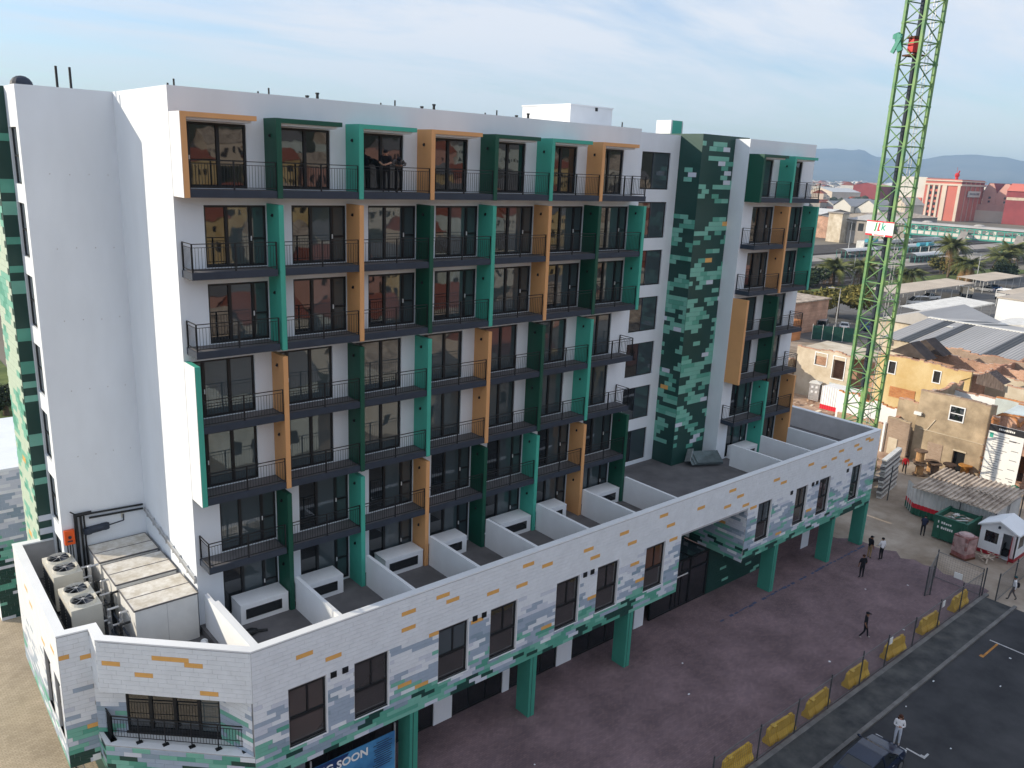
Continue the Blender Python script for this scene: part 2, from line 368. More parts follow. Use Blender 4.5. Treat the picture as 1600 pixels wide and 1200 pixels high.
# wing set back on the left, with its narrow column of windows
wb = MB(); wb.quad((-3.2,6.6,7.3),(0,6.6,7.3),(0,6.6,ROOF),(-3.2,6.6,ROOF)); wb.quad((-3.5,6.6,ROOF),(0,6.6,ROOF),(0,D,ROOF),(-3.5,D,ROOF))
wz = [(ZT[k]-.25, ZT[k]+1.95) for k in range(1, 7)] + [(7.6, 9.6)]
grid_wall(wb, (-3.5, 8.7), (-3.5, 6.6), 7.3, ROOF, .3, [(.22, 1.62, a, b) for a, b in wz])
wb.obj('wing_wall', 'plaster', BLD)
for a, b in wz:
    f = MB(); f.box(-3.42, 7.08, a, -3.34, 8.48, a+.06); f.box(-3.42, 7.08, b-.06, -3.34, 8.48, b); f.box(-3.42, 7.08, a+.06, -3.34, 7.15, b-.06); f.box(-3.42, 8.41, a+.06, -3.34, 8.48, b-.06); f.box(-3.42, 7.15, (a+b)/2-.03, -3.34, 8.41, (a+b)/2+.03)
    w = f.obj('stair_window', 'black', BLD); MB().box(-3.385, 7.15, a+.06, -3.37, 8.41, b-.06).obj('pane', 'glass2', w)
for z in (ZT[1]+.2, ZT[2]+.15, ZT[3]+.1, ZT[4], ZT[5]):     # rows of filled form-tie holes
    t = MB()
    for i in range(4): t.box(-2.6+i*.72, 6.594, z+(zq:=R.uniform(-.03,.03)), -2.56+i*.72, 6.598, z+.04+zq)
    t.obj('tie_hole', 'tie', BLD)
# stair wall with seven big windows
SY = 2.8; sz = [(27.76-2.95*k-2.2, 27.76-2.95*k) for k in range(7)]
mb = MB(); grid_wall(mb, (24.96, SY), (35.1, SY), 7.3, ROOF+.02, .35, [(28.35-24.96, 31.0-24.96, a, b) for a, b in sz]); mb.quad((24.96,SY,ROOF),(35.1,SY,ROOF),(35.1,11,ROOF),(24.96,11,ROOF))
mb.obj('stair_wall', 'plaster', BLD)
for i, (a, b) in enumerate(sz):
    f = MB(); x0, x1 = 28.35, 31.0; y = SY+.08
    f.box(x0,y,a,x0+.07,y+.08,b).box(x1-.07,y,a,x1,y+.08,b).box(x0+.07,y,a,x1-.07,y+.08,a+.06).box(x0+.07,y,b-.06,x1-.07,y+.08,b)
    w = f.obj('stair_window', 'black', BLD); xm = 29.6 if i else 29.5
    MB().box(xm-.03, y+.01, a+.06, xm+.03, y+.06, b-.06).obj('mullion', 'charcoal', w)
    MB().box(x0+.07, y+.03, a+.06, xm-.03, y+.045, b-.06).obj('pane', 'glass', w); MB().box(xm+.03, y+.03, a+.06, x1-.07, y+.045, b-.06).obj('pane', 'glass2' if i else 'glass2', w)
TY = 1.1; TX0, TX1, TTOP = 31.8, 35.1, 28.95
mb = MB(); mb.quad((TX0,9,7.3),(TX0,TY,7.3),(TX0,TY,TTOP),(TX0,9,TTOP)); mb.quad((TX0,TY,7.3),(TX1+1.5,TY,7.3),(TX1+1.5,TY,TTOP),(TX0,TY,TTOP)); mb.quad((TX0,TY,TTOP),(TX1+1.5,TY,TTOP),(TX1+1.5,9,TTOP),(TX0,9,TTOP))
mb.obj('tower_wall', 'tile_D', BLD)
# tower's pattern of small coloured tiles
def tower_tiles(fn, u0, u1, z0, z1, tw, th, seed, dens):
    nr = int((z1-z0)/th); ncol = int((u1-u0)/tw)
    for r in range(nr):
        zc = z0 + (r+.5)*th; t = (zc-z0)/(z1-z0); off = (r % 2)*tw*.5
        for c in range(-1, ncol+1):
            a = max(u0+.01, u0 + c*tw + off); b = min(u1-.01, u0 + (c+1)*tw + off)
            if b-a < .15: continue
            v = vn(c*.55+seed, r*.50, seed*1.7)
            if v > dens(t):
                k = 'T' if R.random() < .3 else 't'
                q = R.random()
                if q < .05: k = 'w'
                elif q < .062: k = 'O'
                fn(a, b, zc-th/2, zc+th/2, k)
def tt_front(a, b, za, zb, k): MB().box(a, TY-.02, za+.006, b, TY-.002, zb-.006).obj('tile', 'tile_'+k, BLD)
tcount = [0]
def tt_left(a, b, za, zb, k): MB().box(TX0-.02, TY+2.4-b, za+.006, TX0-.002, TY+2.4-a, zb-.006).obj('tile', 'tile_'+k, BLD)
tower_tiles(tt_front, TX0, TX1+.3, 8.6, 28.6, .70, .285, 3.3, lambda t: .545 if t > .35 else .525)
tower_tiles(tt_left, 0.6, 2.4, 9.0, 27.4, .62, .285, 9.1, lambda t: .50 + .16*max(0, (t-.35)))
# tower at the back left: dark front with pale bands, sunlit pale tiled flank
LX0, LX1, LY = -4.03, -3.5, 8.7
mb = MB(); mb.box(LX0, LY, 0, LX1, 12.2, ROOF); mb.obj('tower_wall', 'tile_D', BLD)
z = 9.4
while z < 27.8:
    h = R.choice((.28, .30, .55)); MB().box(LX0+.012, LY-.02, z, LX1-.004, LY-.002, z+h).obj('tile', 'tile_' + R.choice('ttTw'), BLD); z += h + R.choice((.35, .9, .9, 1.5))
mb = [MB(), MB(), MB(), MB()]
for r in range(int((ROOF-3.3)/.285)):
    for c in range(6):
        a = LY + c*.68 + (r % 2)*.34
        if a > 12.0: continue
        k = vn(c*.6, r*.35, 4.4) + R.uniform(-.12, .12)
        mb[0 if k > .42 else 1 if k > .30 else 2 if R.random() < .93 else 3].box(LX0-.018, a+.006, 3.3+r*.285+.005, LX0-.002, min(a+.674, 12.19), 3.3+(r+1)*.285-.005)
for m_, k in zip(mb, ('L', 't', 'T', 'O')): tag(m_.obj('tile', 'tile_'+k, BLD), kind='stuff')
# far left low block beyond the tower
mb = MB(); mb.box(-4.75, 19.4, 0, 2, 30, 9.0); mb.box(-4.78, 19.37, 9.0, 2, 19.75, 9.14); mb.obj('low_block_wall', 'plaster', BLD)
# ================================================================= podium
PY = -5.27; PT = 9.14; SOF = 3.38
WIN = [(1.40,2.99),(4.25,5.84),(8.40,10.00),(11.30,12.89),(15.44,17.00),(18.31,19.88),(22.07,23.65),(32.62,34.08),(36.93,38.30),(39.84,41.25),(44.22,45.52)]
WZ0, WZ1 = 4.34, 6.93
PW = MB()
fh = [(a, b, WZ0, WZ1) for a, b in WIN] + [(25.05, 31.45, SOF-.1, 6.86)]
grid_wall(PW, (0, PY), (47.7, PY), SOF, PT-.06, .30, fh)
A = Vector((0, PY)); B = Vector((-4.2, -1.22)); Cc = Vector((-4.2, -.30)); Dd = Vector((-5.27, -.17)); E_ = Vector((-5.1, 9.0))
nx = (A-B).normalized(); nin = Vector((nx.y*-1, nx.x))      # chamfer direction and inward normal
NZ = 6.95
def chq(p, q, z0, z1, mi=0): PW.quad((*p, z0), (*q, z0), (*q, z1), (*p, z1), mi)
chq(B, A, NZ, PT-.06); chq(B+nin*.3, A+nin*.3, NZ, PT-.06); PW.quad((*B, NZ), (*(B+nin*.3), NZ), (*(A+nin*.3), NZ), (*A, NZ)); chq(Cc, B, NZ, PT-.06); PW.quad((*B,NZ),(*B,PT-.06),(*(B+nin*.3),PT-.06),(*(B+nin*.3),NZ))
chq(B, A, SOF, 4.60)
chq(Dd, Cc, SOF, PT-.06)
lw_holes = [(9.17-(3.0+.17), 9.17-(3.0-1.25+.17), WZ0+.1, WZ1-.1), (9.17-(.35+.17), 9.17-(.35-.9+1.2+.17), WZ0, WZ1)]
LWD = (Dd-E_); LWL = LWD.length
lw_holes = [(LWL-3.35, LWL-2.0, 4.4, 6.9), (LWL-1.35, LWL-.25, 4.4, 6.9)]
grid_wall(PW, (E_.x, E_.y), (Dd.x, Dd.y), SOF, PT-.06, .30, lw_holes)
PW.quad((-5.1,9.0,SOF),(-5.1,9.0,PT-.06),(-3.5,8.9,PT-.06),(-3.5,8.9,SOF)); PW.quad((-4.8,8.7,7.3),(-3.5,8.65,7.3),(-3.5,8.65,PT-.06),(-4.8,8.7,PT-.06))
# inner faces of the corner balcony
JL0 = Cc; JL1 = Vector((-3.30, -1.02)); JR0 = Vector((-.60, -3.52)); JR1 = Vector((-.02, -5.20))
chq(JL0, JL1, 4.60, NZ); chq(JR0, JR1, 4.60, NZ); chq(Cc, B, SOF, 4.60)
PW.poly([(*B,4.6),(*A,4.6),(*JR0,4.6),(*JL1,4.6),(*Cc,4.6)][::1], 1); PW.poly([(*Cc,NZ),(*JL1,NZ),(*JR0,NZ),(*A,NZ),(*B,NZ)], 1)
# right end wall and soffit, terrace deck
PW.box(47.4, PY+.3, SOF, 47.7, 4.0, PT-.06); PW.box(47.4, 4.0, 0, 47.7, 12.0, PT-.06)
PW.prism([(0,PY+.3),(25.05,PY+.3),(25.05,0),(0,0)], SOF+.02, SOF+.3, 1); PW.prism([(31.45,PY+.3),(47.4,PY+.3),(47.4,0),(31.45,0)], SOF+.02, SOF+.3, 1)
PW.prism([(-4.97,-.2),(-4.2,-.33),(-.1,-4.9),(0,0),(0,8.9),(-4.9,8.9)], SOF+.02, SOF+.3, 1)
podium = PW.obj('podium_wall', ['joint', 'coping'], BLD)
def coping_run(pts, w=.36, out=.03):
    P = [Vector(p) for p in pts]; O, I = [], []
    for i, p in enumerate(P):
        d0 = (P[i]-P[i-1]).normalized() if i else None; d1 = (P[i+1]-P[i]).normalized() if i < len(P)-1 else None
        n0 = Vector((-d0.y, d0.x)) if d0 is not None else None; n1 = Vector((-d1.y, d1.x)) if d1 is not None else None
        if n0 is None: m = n1
        elif n1 is None: m = n0
        else: m = (n0+n1).normalized(); m = m/max(.45, m.dot(n0))
        O.append(p-m*out); I.append(p+m*(w-out))
    mb = MB(); z0, z1 = PT-.06, PT
    for i in range(len(P)-1):
        a, b, c, e = O[i], O[i+1], I[i+1], I[i]
        mb.quad((*a,z1),(*b,z1),(*c,z1),(*e,z1)); mb.quad((*e,z0),(*c,z0),(*b,z0),(*a,z0)); mb.quad((*a,z0),(*b,z0),(*b,z1),(*a,z1)); mb.quad((*c,z0),(*e,z0),(*e,z1),(*c,z1))
    mb.quad((*O[0],z0),(*O[0],z1),(*I[0],z1),(*I[0],z0)); mb.quad((*O[-1],z0),(*I[-1],z0),(*I[-1],z1),(*O[-1],z1))
    return mb
coping_run([(-3.5,8.9), E_, Dd, Cc, B, A, (47.7,PY), (47.7,4.0)]).obj('coping', 'coping', BLD)
# ---- tiles
tiles = []                                              # (distance, verts box, colour)
def tilecolor(z, c, r, sd, base=0.0):
    zz = z + (vn(c*.48+sd, r*.34, 2.2+sd)-.5)*4.6 + R.uniform(-.45, .45) + base
    k2 = vn(c*.7+sd, r*.6, 7.7); q = R.random()
    if z > 7.05: return 'W'
    if q < .07 and z < 6.6: return 'W' if z > 4.3 else 'w'
    if zz > 6.25: return 'W' if q < .85 else 'w'
    if zz > 5.45: return ('B' if k2 > .50 else 'w' if q < .55 else 'W')
    if zz > 4.75: return ('b' if k2 > .56 else 'B' if q < .72 else 't' if q < .86 else 'W')
    if zz > 4.20: return ('t' if k2 > .46 else 'B' if q < .72 else 'w')
    if zz > 3.30: return ('T' if k2 > .45 else 't' if q < .62 else 'B')
    return 'D' if (z < 4.5 and k2 > .40) else ('T' if q < .7 else 't')
def tile_wall(P0, P1, z0, z1, holes, colf, tw=.70, th=.188, orange=(), topclip=None):
    p0 = Vector(P0); p1 = Vector(P1); d = p1-p0; Lw = d.length; d.normalize(); n = Vector((d.y, -d.x))   # outward = right of direction
    nr = int(round((z1-z0)/th)); th = (z1-z0)/nr
    for r in range(nr):
        za = z0+r*th+.004; zb = z0+(r+1)*th-.004; off = (0, .35, .17, .52)[r % 4]*tw/.7
        c = -1
        while c*tw+off < Lw:
            a = max(0.004, c*tw+off+.004); b = min(Lw-.004, (c+1)*tw+off-.004); c += 1
            if b-a < .05: continue
            segs = [(a, b)]
            for h in holes:
                if zb > h[2]+.02 and za < h[3]-.02:
                    ns = []
                    for (s, e) in segs:
                        if e <= h[0] or s >= h[1]: ns.append((s, e)); continue
                        if s < h[0]-.04: ns.append((s, h[0]-.004))
                        if e > h[1]+.04: ns.append((h[1]+.004, e))
                    segs = ns
            if not segs: continue
            k = colf((za+zb)/2, c, r)
            zc = (za+zb)/2; uc = (a+b)/2
            for (ou, oz) in orange:
                if abs(uc-ou) < tw*.5 and abs(zc-oz) < th*.5: k = 'O'
            for (s, e) in segs:
                q0 = p0+d*s; q1 = p0+d*e; mid = Vector(((q0.x+q1.x)/2, (q0.y+q1.y)/2, zc))
                tiles.append(((mid-CAM).length, q0, q1, n, za, zb, k))
OR = [(1.9,8.25),(3.6,7.68),(6.9,8.35),(7.0,7.72),(8.3,8.5),(9.2,8.25),(11.5,7.9),(8.05,6.85),(10.6,6.65),(13.3,8.5),(14.6,8.15),(13.4,7.55),(17.6,8.2),(18.3,7.6),(20.4,8.45),(21.0,7.7),(19.2,6.5),(21.3,6.3),(23.2,8.6),(24.3,7.85),(24.1,6.95),(26.6,8.1),(28.9,7.6),(30.4,7.95),(31.0,7.3),(32.3,6.95),(34.6,8.2),(35.5,7.9),(29.9,8.6),(38.6,8.3),(40.0,7.9),(41.6,8.2),(43.0,7.7),(42.3,8.6),(44.0,8.5),(45.1,8.1),(45.7,8.7),(46.6,8.6),(43.6,7.3),(6.5,4.9),(7.6,4.6),(14.9,4.75),(17.7,5.4),(21.9,5.2),(38.9,5.0),(35.2,4.3)]
tile_wall((0,PY), (47.7,PY), SOF+.005, PT-.10, [(a-.02,b+.02,c-.02,d+.02) for a,b,c,d in fh], lambda z,c,r: tilecolor(z,c,r,0), orange=OR)
tile_wall(B, A, NZ, PT-.10, [], lambda z,c,r: 'W', orange=[(2.35,8.55),(3.1,8.62),(3.6,8.3),(1.7,7.75),(.5,8.2),(3.9,7.15)])
tile_wall(B, A, SOF+.005, 4.55, [], lambda z,c,r: tilecolor(z,c,r,31,-.25))
tile_wall(Dd, Cc, SOF+.005, PT-.10, [], lambda z,c,r: tilecolor(z,c,r,11,.3), orange=[(.35,8.25),(.8,8.0),(.9,5.0)])
tile_wall(Cc, B, NZ, PT-.10, [], lambda z,c,r: 'W')
tile_wall(Cc, B, SOF+.005, 4.55, [], lambda z,c,r: tilecolor(z,c,r,14))
tile_wall(JL0, JL1, 4.62, NZ-.01, [], lambda z,c,r: tilecolor(z,c,r,12,.1))
tile_wall(JR0, JR1, 4.62, NZ-.01, [], lambda z,c,r: tilecolor(z,c,r,21))
tile_wall(E_, Dd, SOF+.005, PT-.10, [(a-.02,b+.02,c-.02,d+.02) for a,b,c,d in lw_holes], lambda z,c,r: tilecolor(z,c,r,51,.9), orange=[(2.5,8.2),(4.0,7.8),(6.0,7.2),(7.8,8.0)])
tile_wall((31.45,-1.2), (31.45,PY), SOF-.1, 6.84, [], lambda z,c,r: tilecolor(z,c,r,61,-.1), orange=[(2.2,5.4)])
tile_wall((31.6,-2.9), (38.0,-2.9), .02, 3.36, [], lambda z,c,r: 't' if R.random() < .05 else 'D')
tile_wall((-4.75,19.4), (-3.0,19.4), .02, 8.98, [], lambda z,c,r: tilecolor(z-.5,c,r,71,-.2) if z < 7 else R.choice('BwwW'))
tiles.sort(key=lambda t: t[0])
buckets = {}
for i, (ds, q0, q1, n, za, zb, k) in enumerate(tiles):
    a = q0+n*.016; b = q1+n*.016; a0 = q0+n*.001; b0 = q1+n*.001
    mb = buckets.setdefault(k, MB()) if i >= 260 else MB()
    P = [(a.x,a.y,za),(b.x,b.y,za),(b.x,b.y,zb),(a.x,a.y,zb),(a0.x,a0.y,za),(b0.x,b0.y,za),(b0.x,b0.y,zb),(a0.x,a0.y,zb)]
    m = len(mb.v); mb.v += P
    for f in ((0,1,2,3),(3,2,6,7),(1,0,4,5),(0,3,7,4),(2,1,5,6)): mb.f.append(tuple(m+j for j in f)); mb.m.append(0)
    if i < 260: mb.obj('tile', 'tile_'+k, podium)
for k, mb in buckets.items(): tag(mb.obj('tile', 'tile_'+k, podium), kind='stuff')
# ---- podium windows
def pod_window(P0, P1, z0, z1, g='glass', split=.60):
    p0 = Vector(P0); p1 = Vector(P1); d = (p1-p0); w = d.length; d.normalize(); n = Vector((-d.y, d.x)); U = Vector((d.x,d.y,0)); V = Vector((n.x,n.y,0)); Z = Vector((0,0,1))
    def bx(mb, a, b, t0, t1, za, zb):
        c = p0+d*((a+b)/2)+n*((t0+t1)/2); return mb.obox((c.x,c.y,(za+zb)/2), U, V, Z, (b-a)/2, (t1-t0)/2, (zb-za)/2)
    h = z1-z0; f = MB(); t = .075; zt = z0+h*.46; xm = w*.52
    bx(f,0,t,.10,.22,z0,z1); bx(f,w-t,w,.10,.22,z0,z1); bx(f,t,w-t,.10,.22,z1-.16,z1); bx(f,t,w-t,.10,.22,z0,z0+t); bx(f,t,w-t,.08,.20,zt-.06,zt+.06); bx(f,xm-.035,xm+.035,.10,.2,zt+.06,z1-.16)
    o = f.obj('window', 'black', BLD)
    bx(MB(), t, w-t, .14, .155, z0+t, zt-.06).obj('pane', 'glass4', o); bx(MB(), t, xm-.035, .14, .155, zt+.06, z1-.16).obj('pane', g, o); bx(MB(), xm+.035, w-t, .14, .155, zt+.06, z1-.16).obj('pane', g, o)
    bx(MB(), -.04, w+.04, -.045, .09, z0-.035, z0).obj('sill', 'coping', o)
    bx(MB(), w-.012, w+.045, -.03, .09, z0, z1).obj('reveal', 'coping', o)
for i, (a, b) in enumerate(WIN): pod_window((a,PY), (b,PY), WZ0, WZ1, 'glass3' if i == 6 else 'glass2' if i in (2, 7, 10) else 'glass4')
d_ = (Dd-E_).normalized()
for a, b, c, e in lw_holes: pod_window(E_+d_*a, E_+d_*b, c, e, 'glass2')
# vents
for x in (3.3,3.82,10.36,10.88,17.36,17.88,36.3,38.9,39.42,43.5):
    v = MB(); v.box(x-.13, PY-.05, 6.72, x+.13, PY-.018, 6.98)
    for k in range(3): v.box(x-.11, PY-.065, 6.75+k*.075, x+.11, PY-.052, 6.79+k*.075)
    v.obj('vent', 'black', BLD)
# ---- corner balcony window, ledge railing
cw0, cw1 = JL1, JR0; cd = (cw1-cw0); cl = cd.length; cd.normalize(); cn = Vector((-cd.y, cd.x)); U3 = Vector((cd.x,cd.y,0)); V3 = Vector((cn.x,cn.y,0)); Z3 = Vector((0,0,1))
f = MB()
def cb(mb, a, b, za, zb, t=.05, tt=.05): c = cw0+cd*((a+b)/2)+cn*tt; return mb.obox((c.x,c.y,(za+zb)/2), U3, V3, Z3, (b-a)/2, t, (zb-za)/2)
cb(f,0,cl,4.72,4.86); cb(f,0,cl,6.80,6.94)
sp = [0, .95, 1.9, 2.85, cl]
for s in sp: cb(f, max(0,s-.06), min(cl,s+.06), 4.86, 6.80)
cb(f,-.05,cl+.05,4.602,4.72,.08)
w = f.obj('corner_window', 'black', BLD)
for i in range(4): cb(MB(), sp[i]+.06, sp[i+1]-.06, 4.86, 6.80, .008, .06).obj('pane', 'glass' if i < 3 else 'glass2', w)
rl = MB(); ra = B+nin*.28+nx*.15; rb = A+nin*.28-nx*.15
def rrun(p, q, n):
    for z in (4.80, 5.05, 5.55, 5.68): rl.bar((p.x,p.y,z), (q.x,q.y,z), .035 if z > 5.6 else .02)
    for i in range(n+1):
        t = i/n; c = p+(q-p)*t; big = i % max(1, n//5) == 0
        rl.bar((c.x,c.y,4.602 if big else 4.8), (c.x,c.y,5.68 if big else 5.55), .04 if big else .014)
        if big: rl.box(c.x-.11,c.y-.09,4.602,c.x+.11,c.y+.09,4.63)
rrun(ra, rb, 48); rrun(ra, ra+Vector((-.05,.75)), 6); rrun(rb, rb+Vector((.10,.2)), 2)
rl.obj('ledge_railing', 'black', BLD)
# ---- terraces: deck, dividing walls, white kerb boxes
mb = MB(); mb.box(.0, PY+.3, 7.25, 47.4, -.002, 7.62); mb.box(24.96, 0.0, 7.25, 35.1, SY-.002, 7.618); mb.box(42.8, 0, 7.25, 47.4, 4, 7.61); mb.prism([(-4.85,-.2),(-4.2,-.2),(-4.0,-1.0),(-.3,-4.7),(-.002,-4.7),(-.002,6.58),(-3.4,6.58),(-3.5,8.6),(-4.75,8.6)], 7.2, 7.3)
mb.obj('terrace_deck', 'floor', BLD)
dv = Proto(MB().box(0, PY+.31, 7.621, .16, -1.105, PT-.002).obj('terrace_divider', 'coping', BLD, loc=(0,0,0)))
for k in range(8): dv.put(BLD, (.30+k*BAY-.03, 0, 0))
for x in (35.2, 38.65, 42.1): dv.put(BLD, (x, 0, 0))
ld = MB(); ld.prism([(.13,-4.95),(.29,-4.95),(.29,-.3),(.13,-.3)], 7.63, PT-.004)
ld.obj('terrace_divider', 'coping', BLD)
def kerb_box(w):
    m_ = MB(); m_.box(0, -1.02, 0, w, -.02, .88); m_.box(.0, -1.03, .80, w, -.03+.02, .9)
    o = m_.obj('planter_box', 'coping', BLD, local=True)
    MB().box(.22, -1.045, .22, w-.3, -1.021, .66).obj('grille', 'black', o, local=True); MB().box(.27, -1.05, .27, w-.35, -1.046, .61).obj('pane', 'glass', o, local=True)
    return o
kb = Proto(kerb_box(2.1))
for i in range(7): kb.put(BLD, (i*BAY + (1.35 if i % 2 == 0 else .52), 0, 7.621))
kb.put(BLD, (36.4, 0, 7.621))
# ---- columns
cm = MB(); cm.box(0, 0, 0, .15, .92, SOF); cm.box(.15, .012, 0, .19, .90, SOF-.003, 1); cm.box(.19, 0, 0, .42, .92, SOF)
colp = Proto(cm.obj('column', ['colteal', 'black'], BLD, local=True))
for x in (6.95, 13.95, 21.02, 35.2, 42.45, 47.26): colp.put(BLD, (x, PY, 0))
# ---- ground floor behind the columns
GY = -2.9; mb = MB()
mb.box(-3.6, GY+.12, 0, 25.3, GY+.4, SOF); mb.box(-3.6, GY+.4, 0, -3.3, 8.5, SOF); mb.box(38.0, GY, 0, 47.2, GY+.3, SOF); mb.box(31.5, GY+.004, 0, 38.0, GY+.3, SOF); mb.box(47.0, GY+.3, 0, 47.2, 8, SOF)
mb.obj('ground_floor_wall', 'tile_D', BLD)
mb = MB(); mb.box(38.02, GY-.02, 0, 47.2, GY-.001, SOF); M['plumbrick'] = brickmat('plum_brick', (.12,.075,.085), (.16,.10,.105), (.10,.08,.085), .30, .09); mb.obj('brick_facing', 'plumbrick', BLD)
white = [(-2.9,-2.0),(2.0,3.1),(9.85,10.95),(14.2,14.65),(18.05,19.2),(24.4,25.25),(42.9,43.9)]
for a, b in white: MB().box(a, GY-.06, 0, b, GY+.11 if a < 30 else GY-.022, 2.9 if a < 30 else 2.2).obj('wall_pier', 'plaster', BLD)
spans = [(-2.0,2.0),(3.1,6.5),(6.5,9.85),(10.95,14.2),(14.65,18.05),(19.2,22.0),(22.0,24.4)]
for a, b in spans:
    f = MB(); f.box(a, GY, 0, a+.08, GY+.1, 3.3).box(b-.08, GY, 0, b, GY+.1, 3.3).box(a+.08, GY, 3.2, b-.08, GY+.1, 3.3).box(a+.08, GY, 0, b-.08, GY+.1, .12)
    n_ = 3 if b-a > 3 else 2
    for i in range(1, n_): x = a+(b-a)*i/n_; f.box(x-.04, GY, .12, x+.04, GY+.1, 3.2)
    o = f.obj('shopfront', 'black', BLD)
    for i in range(n_): MB().box(a+(b-a)*i/n_+.04+.04*(i == 0), GY+.03, .12, a+(b-a)*(i+1)/n_-.04-.04*(i == n_-1), GY+.045, 3.2).obj('pane', 'glass', o)
# entrance: recess, glazed lobby
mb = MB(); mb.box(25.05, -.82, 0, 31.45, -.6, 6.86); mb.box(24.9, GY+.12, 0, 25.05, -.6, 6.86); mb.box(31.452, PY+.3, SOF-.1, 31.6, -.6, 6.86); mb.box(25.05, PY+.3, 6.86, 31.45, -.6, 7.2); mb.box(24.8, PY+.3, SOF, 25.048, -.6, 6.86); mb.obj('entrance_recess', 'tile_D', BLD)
f = MB(); x0, x1, y0, y1, zt = 25.9, 31.44, GY, -.85, 3.25
for x in (x0, 27.9, 29.55, x1-.12): f.box(x, y0, 0, x+.12, y0+.12, zt)
for x in (28.35, 28.75): f.box(x, y0+.02, 0, x+.07, y0+.1, zt)
for z in (0.0, 2.35, zt-.12): f.box(x0, y0+.015, z, x1, y0+.105, z+.12)
for x in (x0, 27.9, 29.55, x1-.12): f.box(x, y0+.12, zt-.115, x+.12, y1, zt-.005)
f.box(x0, y1-.1, zt-.11, x1, y1, zt-.01)
o = f.obj('entrance_lobby', 'black', BLD)
e = [x0, 27.9, 29.55, x1]
for i in range(3):
    MB().box(e[i]+.12, y0+.05, .12, e[i+1], y0+.065, zt-.12).obj('pane', 'glass', o)
    MB().box(e[i]+.12, y0+.12, zt-.06, e[i+1], y1-.1, zt-.045).obj('roof_pane', 'glass2', o)
MB().box(27.0, y0-.05, 2.2, 29.3, y0-.02, 2.28).obj('door_bar', 'sheen', o)
# ================================================================= roof pieces
M['zinc'] = mat('zinc_metal', (.55,.56,.57), .45, .2, 3, metal=.6)
M['insul'] = mat('tank_panel_white', (.70,.70,.68), .55, .06, 1.0)
M['lidgrime'] = mat('weathered_lid', (.66,.60,.50), .8, .25, 2.2, .003, 14, col2=(.74,.72,.68))
M['cream'] = mat('cream_metal', (.62,.60,.53), .5, .06, 1)
M['redorange'] = mat('orange_plastic', (.75,.10,.01), .4, .05, 2)
ventx = [3.77,4.21,5.83,6.28,9.25,9.96,11.36,12.01,14.95,15.65,16.89,17.64,.38,.60]
for i, x in enumerate(ventx):
    tall = i % 2 == 1; m_ = MB(); m_.tube((x,1,ROOF-.4),(x,1,ROOF+(.30 if tall else .14)),.035 if not (i//2) % 2 else .06,8); 
    if (i//2) % 2: m_.tube((x,1,ROOF+(.24 if tall else .10)),(x,1,ROOF+(.30 if tall else .16)),.085,8)
    m_.obj('vent_pipe', 'black', BLD)
for x in (-1.83,-1.33): MB().tube((x,7.4,ROOF-.3),(x+.0,7.4,ROOF+.85),.05,8).obj('vent_pipe', 'black', BLD)
m_ = MB().ball((-3.0,7.9,ROOF+.02),.42,.42,.38,14,8,zmin=0); m_.tube((-3.0,7.9,ROOF-.1),(-3.0,7.9,ROOF+.06),.40,14); m_.obj('roof_ventilator', 'charcoal', BLD)
m_ = MB(); m_.box(27.2,8,ROOF,31.0,12.6,30.42); m_.box(27.15,7.95,30.42,31.05,12.65,30.5); m_.box(31.0,8.5,29.2,31.12,9.5,30.2); o = m_.obj('lift_overrun', 'coping', BLD)
MB().box(29.4,7.96,30.2,29.6,7.998,30.42).obj('outlet', 'black', o)
m_ = MB(); m_.box(32.2,4,ROOF,33.35,5.2,29.8); o = m_.obj('roof_hatch_box', 'coping', BLD); MB().box(32.35,3.97,ROOF,33.25,3.998,29.78).obj('hatch_panel', 'teal', o); MB().box(33.35,4.1,ROOF,33.5,4.4,29.7).obj('hatch_post', 'black', o)
MB().tube((29.0,2.4+SY,ROOF),(29.0,2.4+SY,ROOF+.65),.04,8).obj('vent_pipe','black',BLD)
# ================================================================= plant deck: water tanks, heat pumps, pipes
DZ = 7.3
def tank(y0, y1, label):
    t = thing('water_tank', label, 'water tank', (-1.3, (y0+y1)/2, DZ), 0, 'insulated water tanks on the plant deck')
    x0, x1, zt = -2.55, -.15, 9.32
    ang = 0.0
    m_ = MB(); m_.box(x0,y0,DZ,x1,y1,zt-.06); m_.box(x0+(x1-x0)/2-.006,y0-.006,DZ+.05,x0+(x1-x0)/2+.006,y0,zt-.08,1); m_.obj('tank_body', ['insul','joint'], t)
    ym = (y0+y1)/2
    for a, b in ((y0,ym-.02),(ym+.02,y1)):
        l = MB(); l.box(x0-.03,a,zt-.058,x1+.03,b,zt); l.obj('lid_panel', 'lidgrime', t)
    f = MB(); w = .035
    for y in (y0-.02, ym-.018, y1-.015): f.box(x0-.04,y,zt-.05,x1+.04,y+w,zt+.012)
    f.box(x0-.05,y0,zt-.05,x0-.02,y1,zt+.014); f.box(x1+.02,y0,zt-.05,x1+.05,y1,zt+.014); f.obj('trim', 'floor', t)
tank(.0-.35, 1.75, 'white water tank with stained lid nearest the corner parapet')
tank(2.15, 4.25, 'middle one of three white lidded water tanks')
tank(4.55, 6.5, 'white water tank against the back wall, its lid partly in shade')
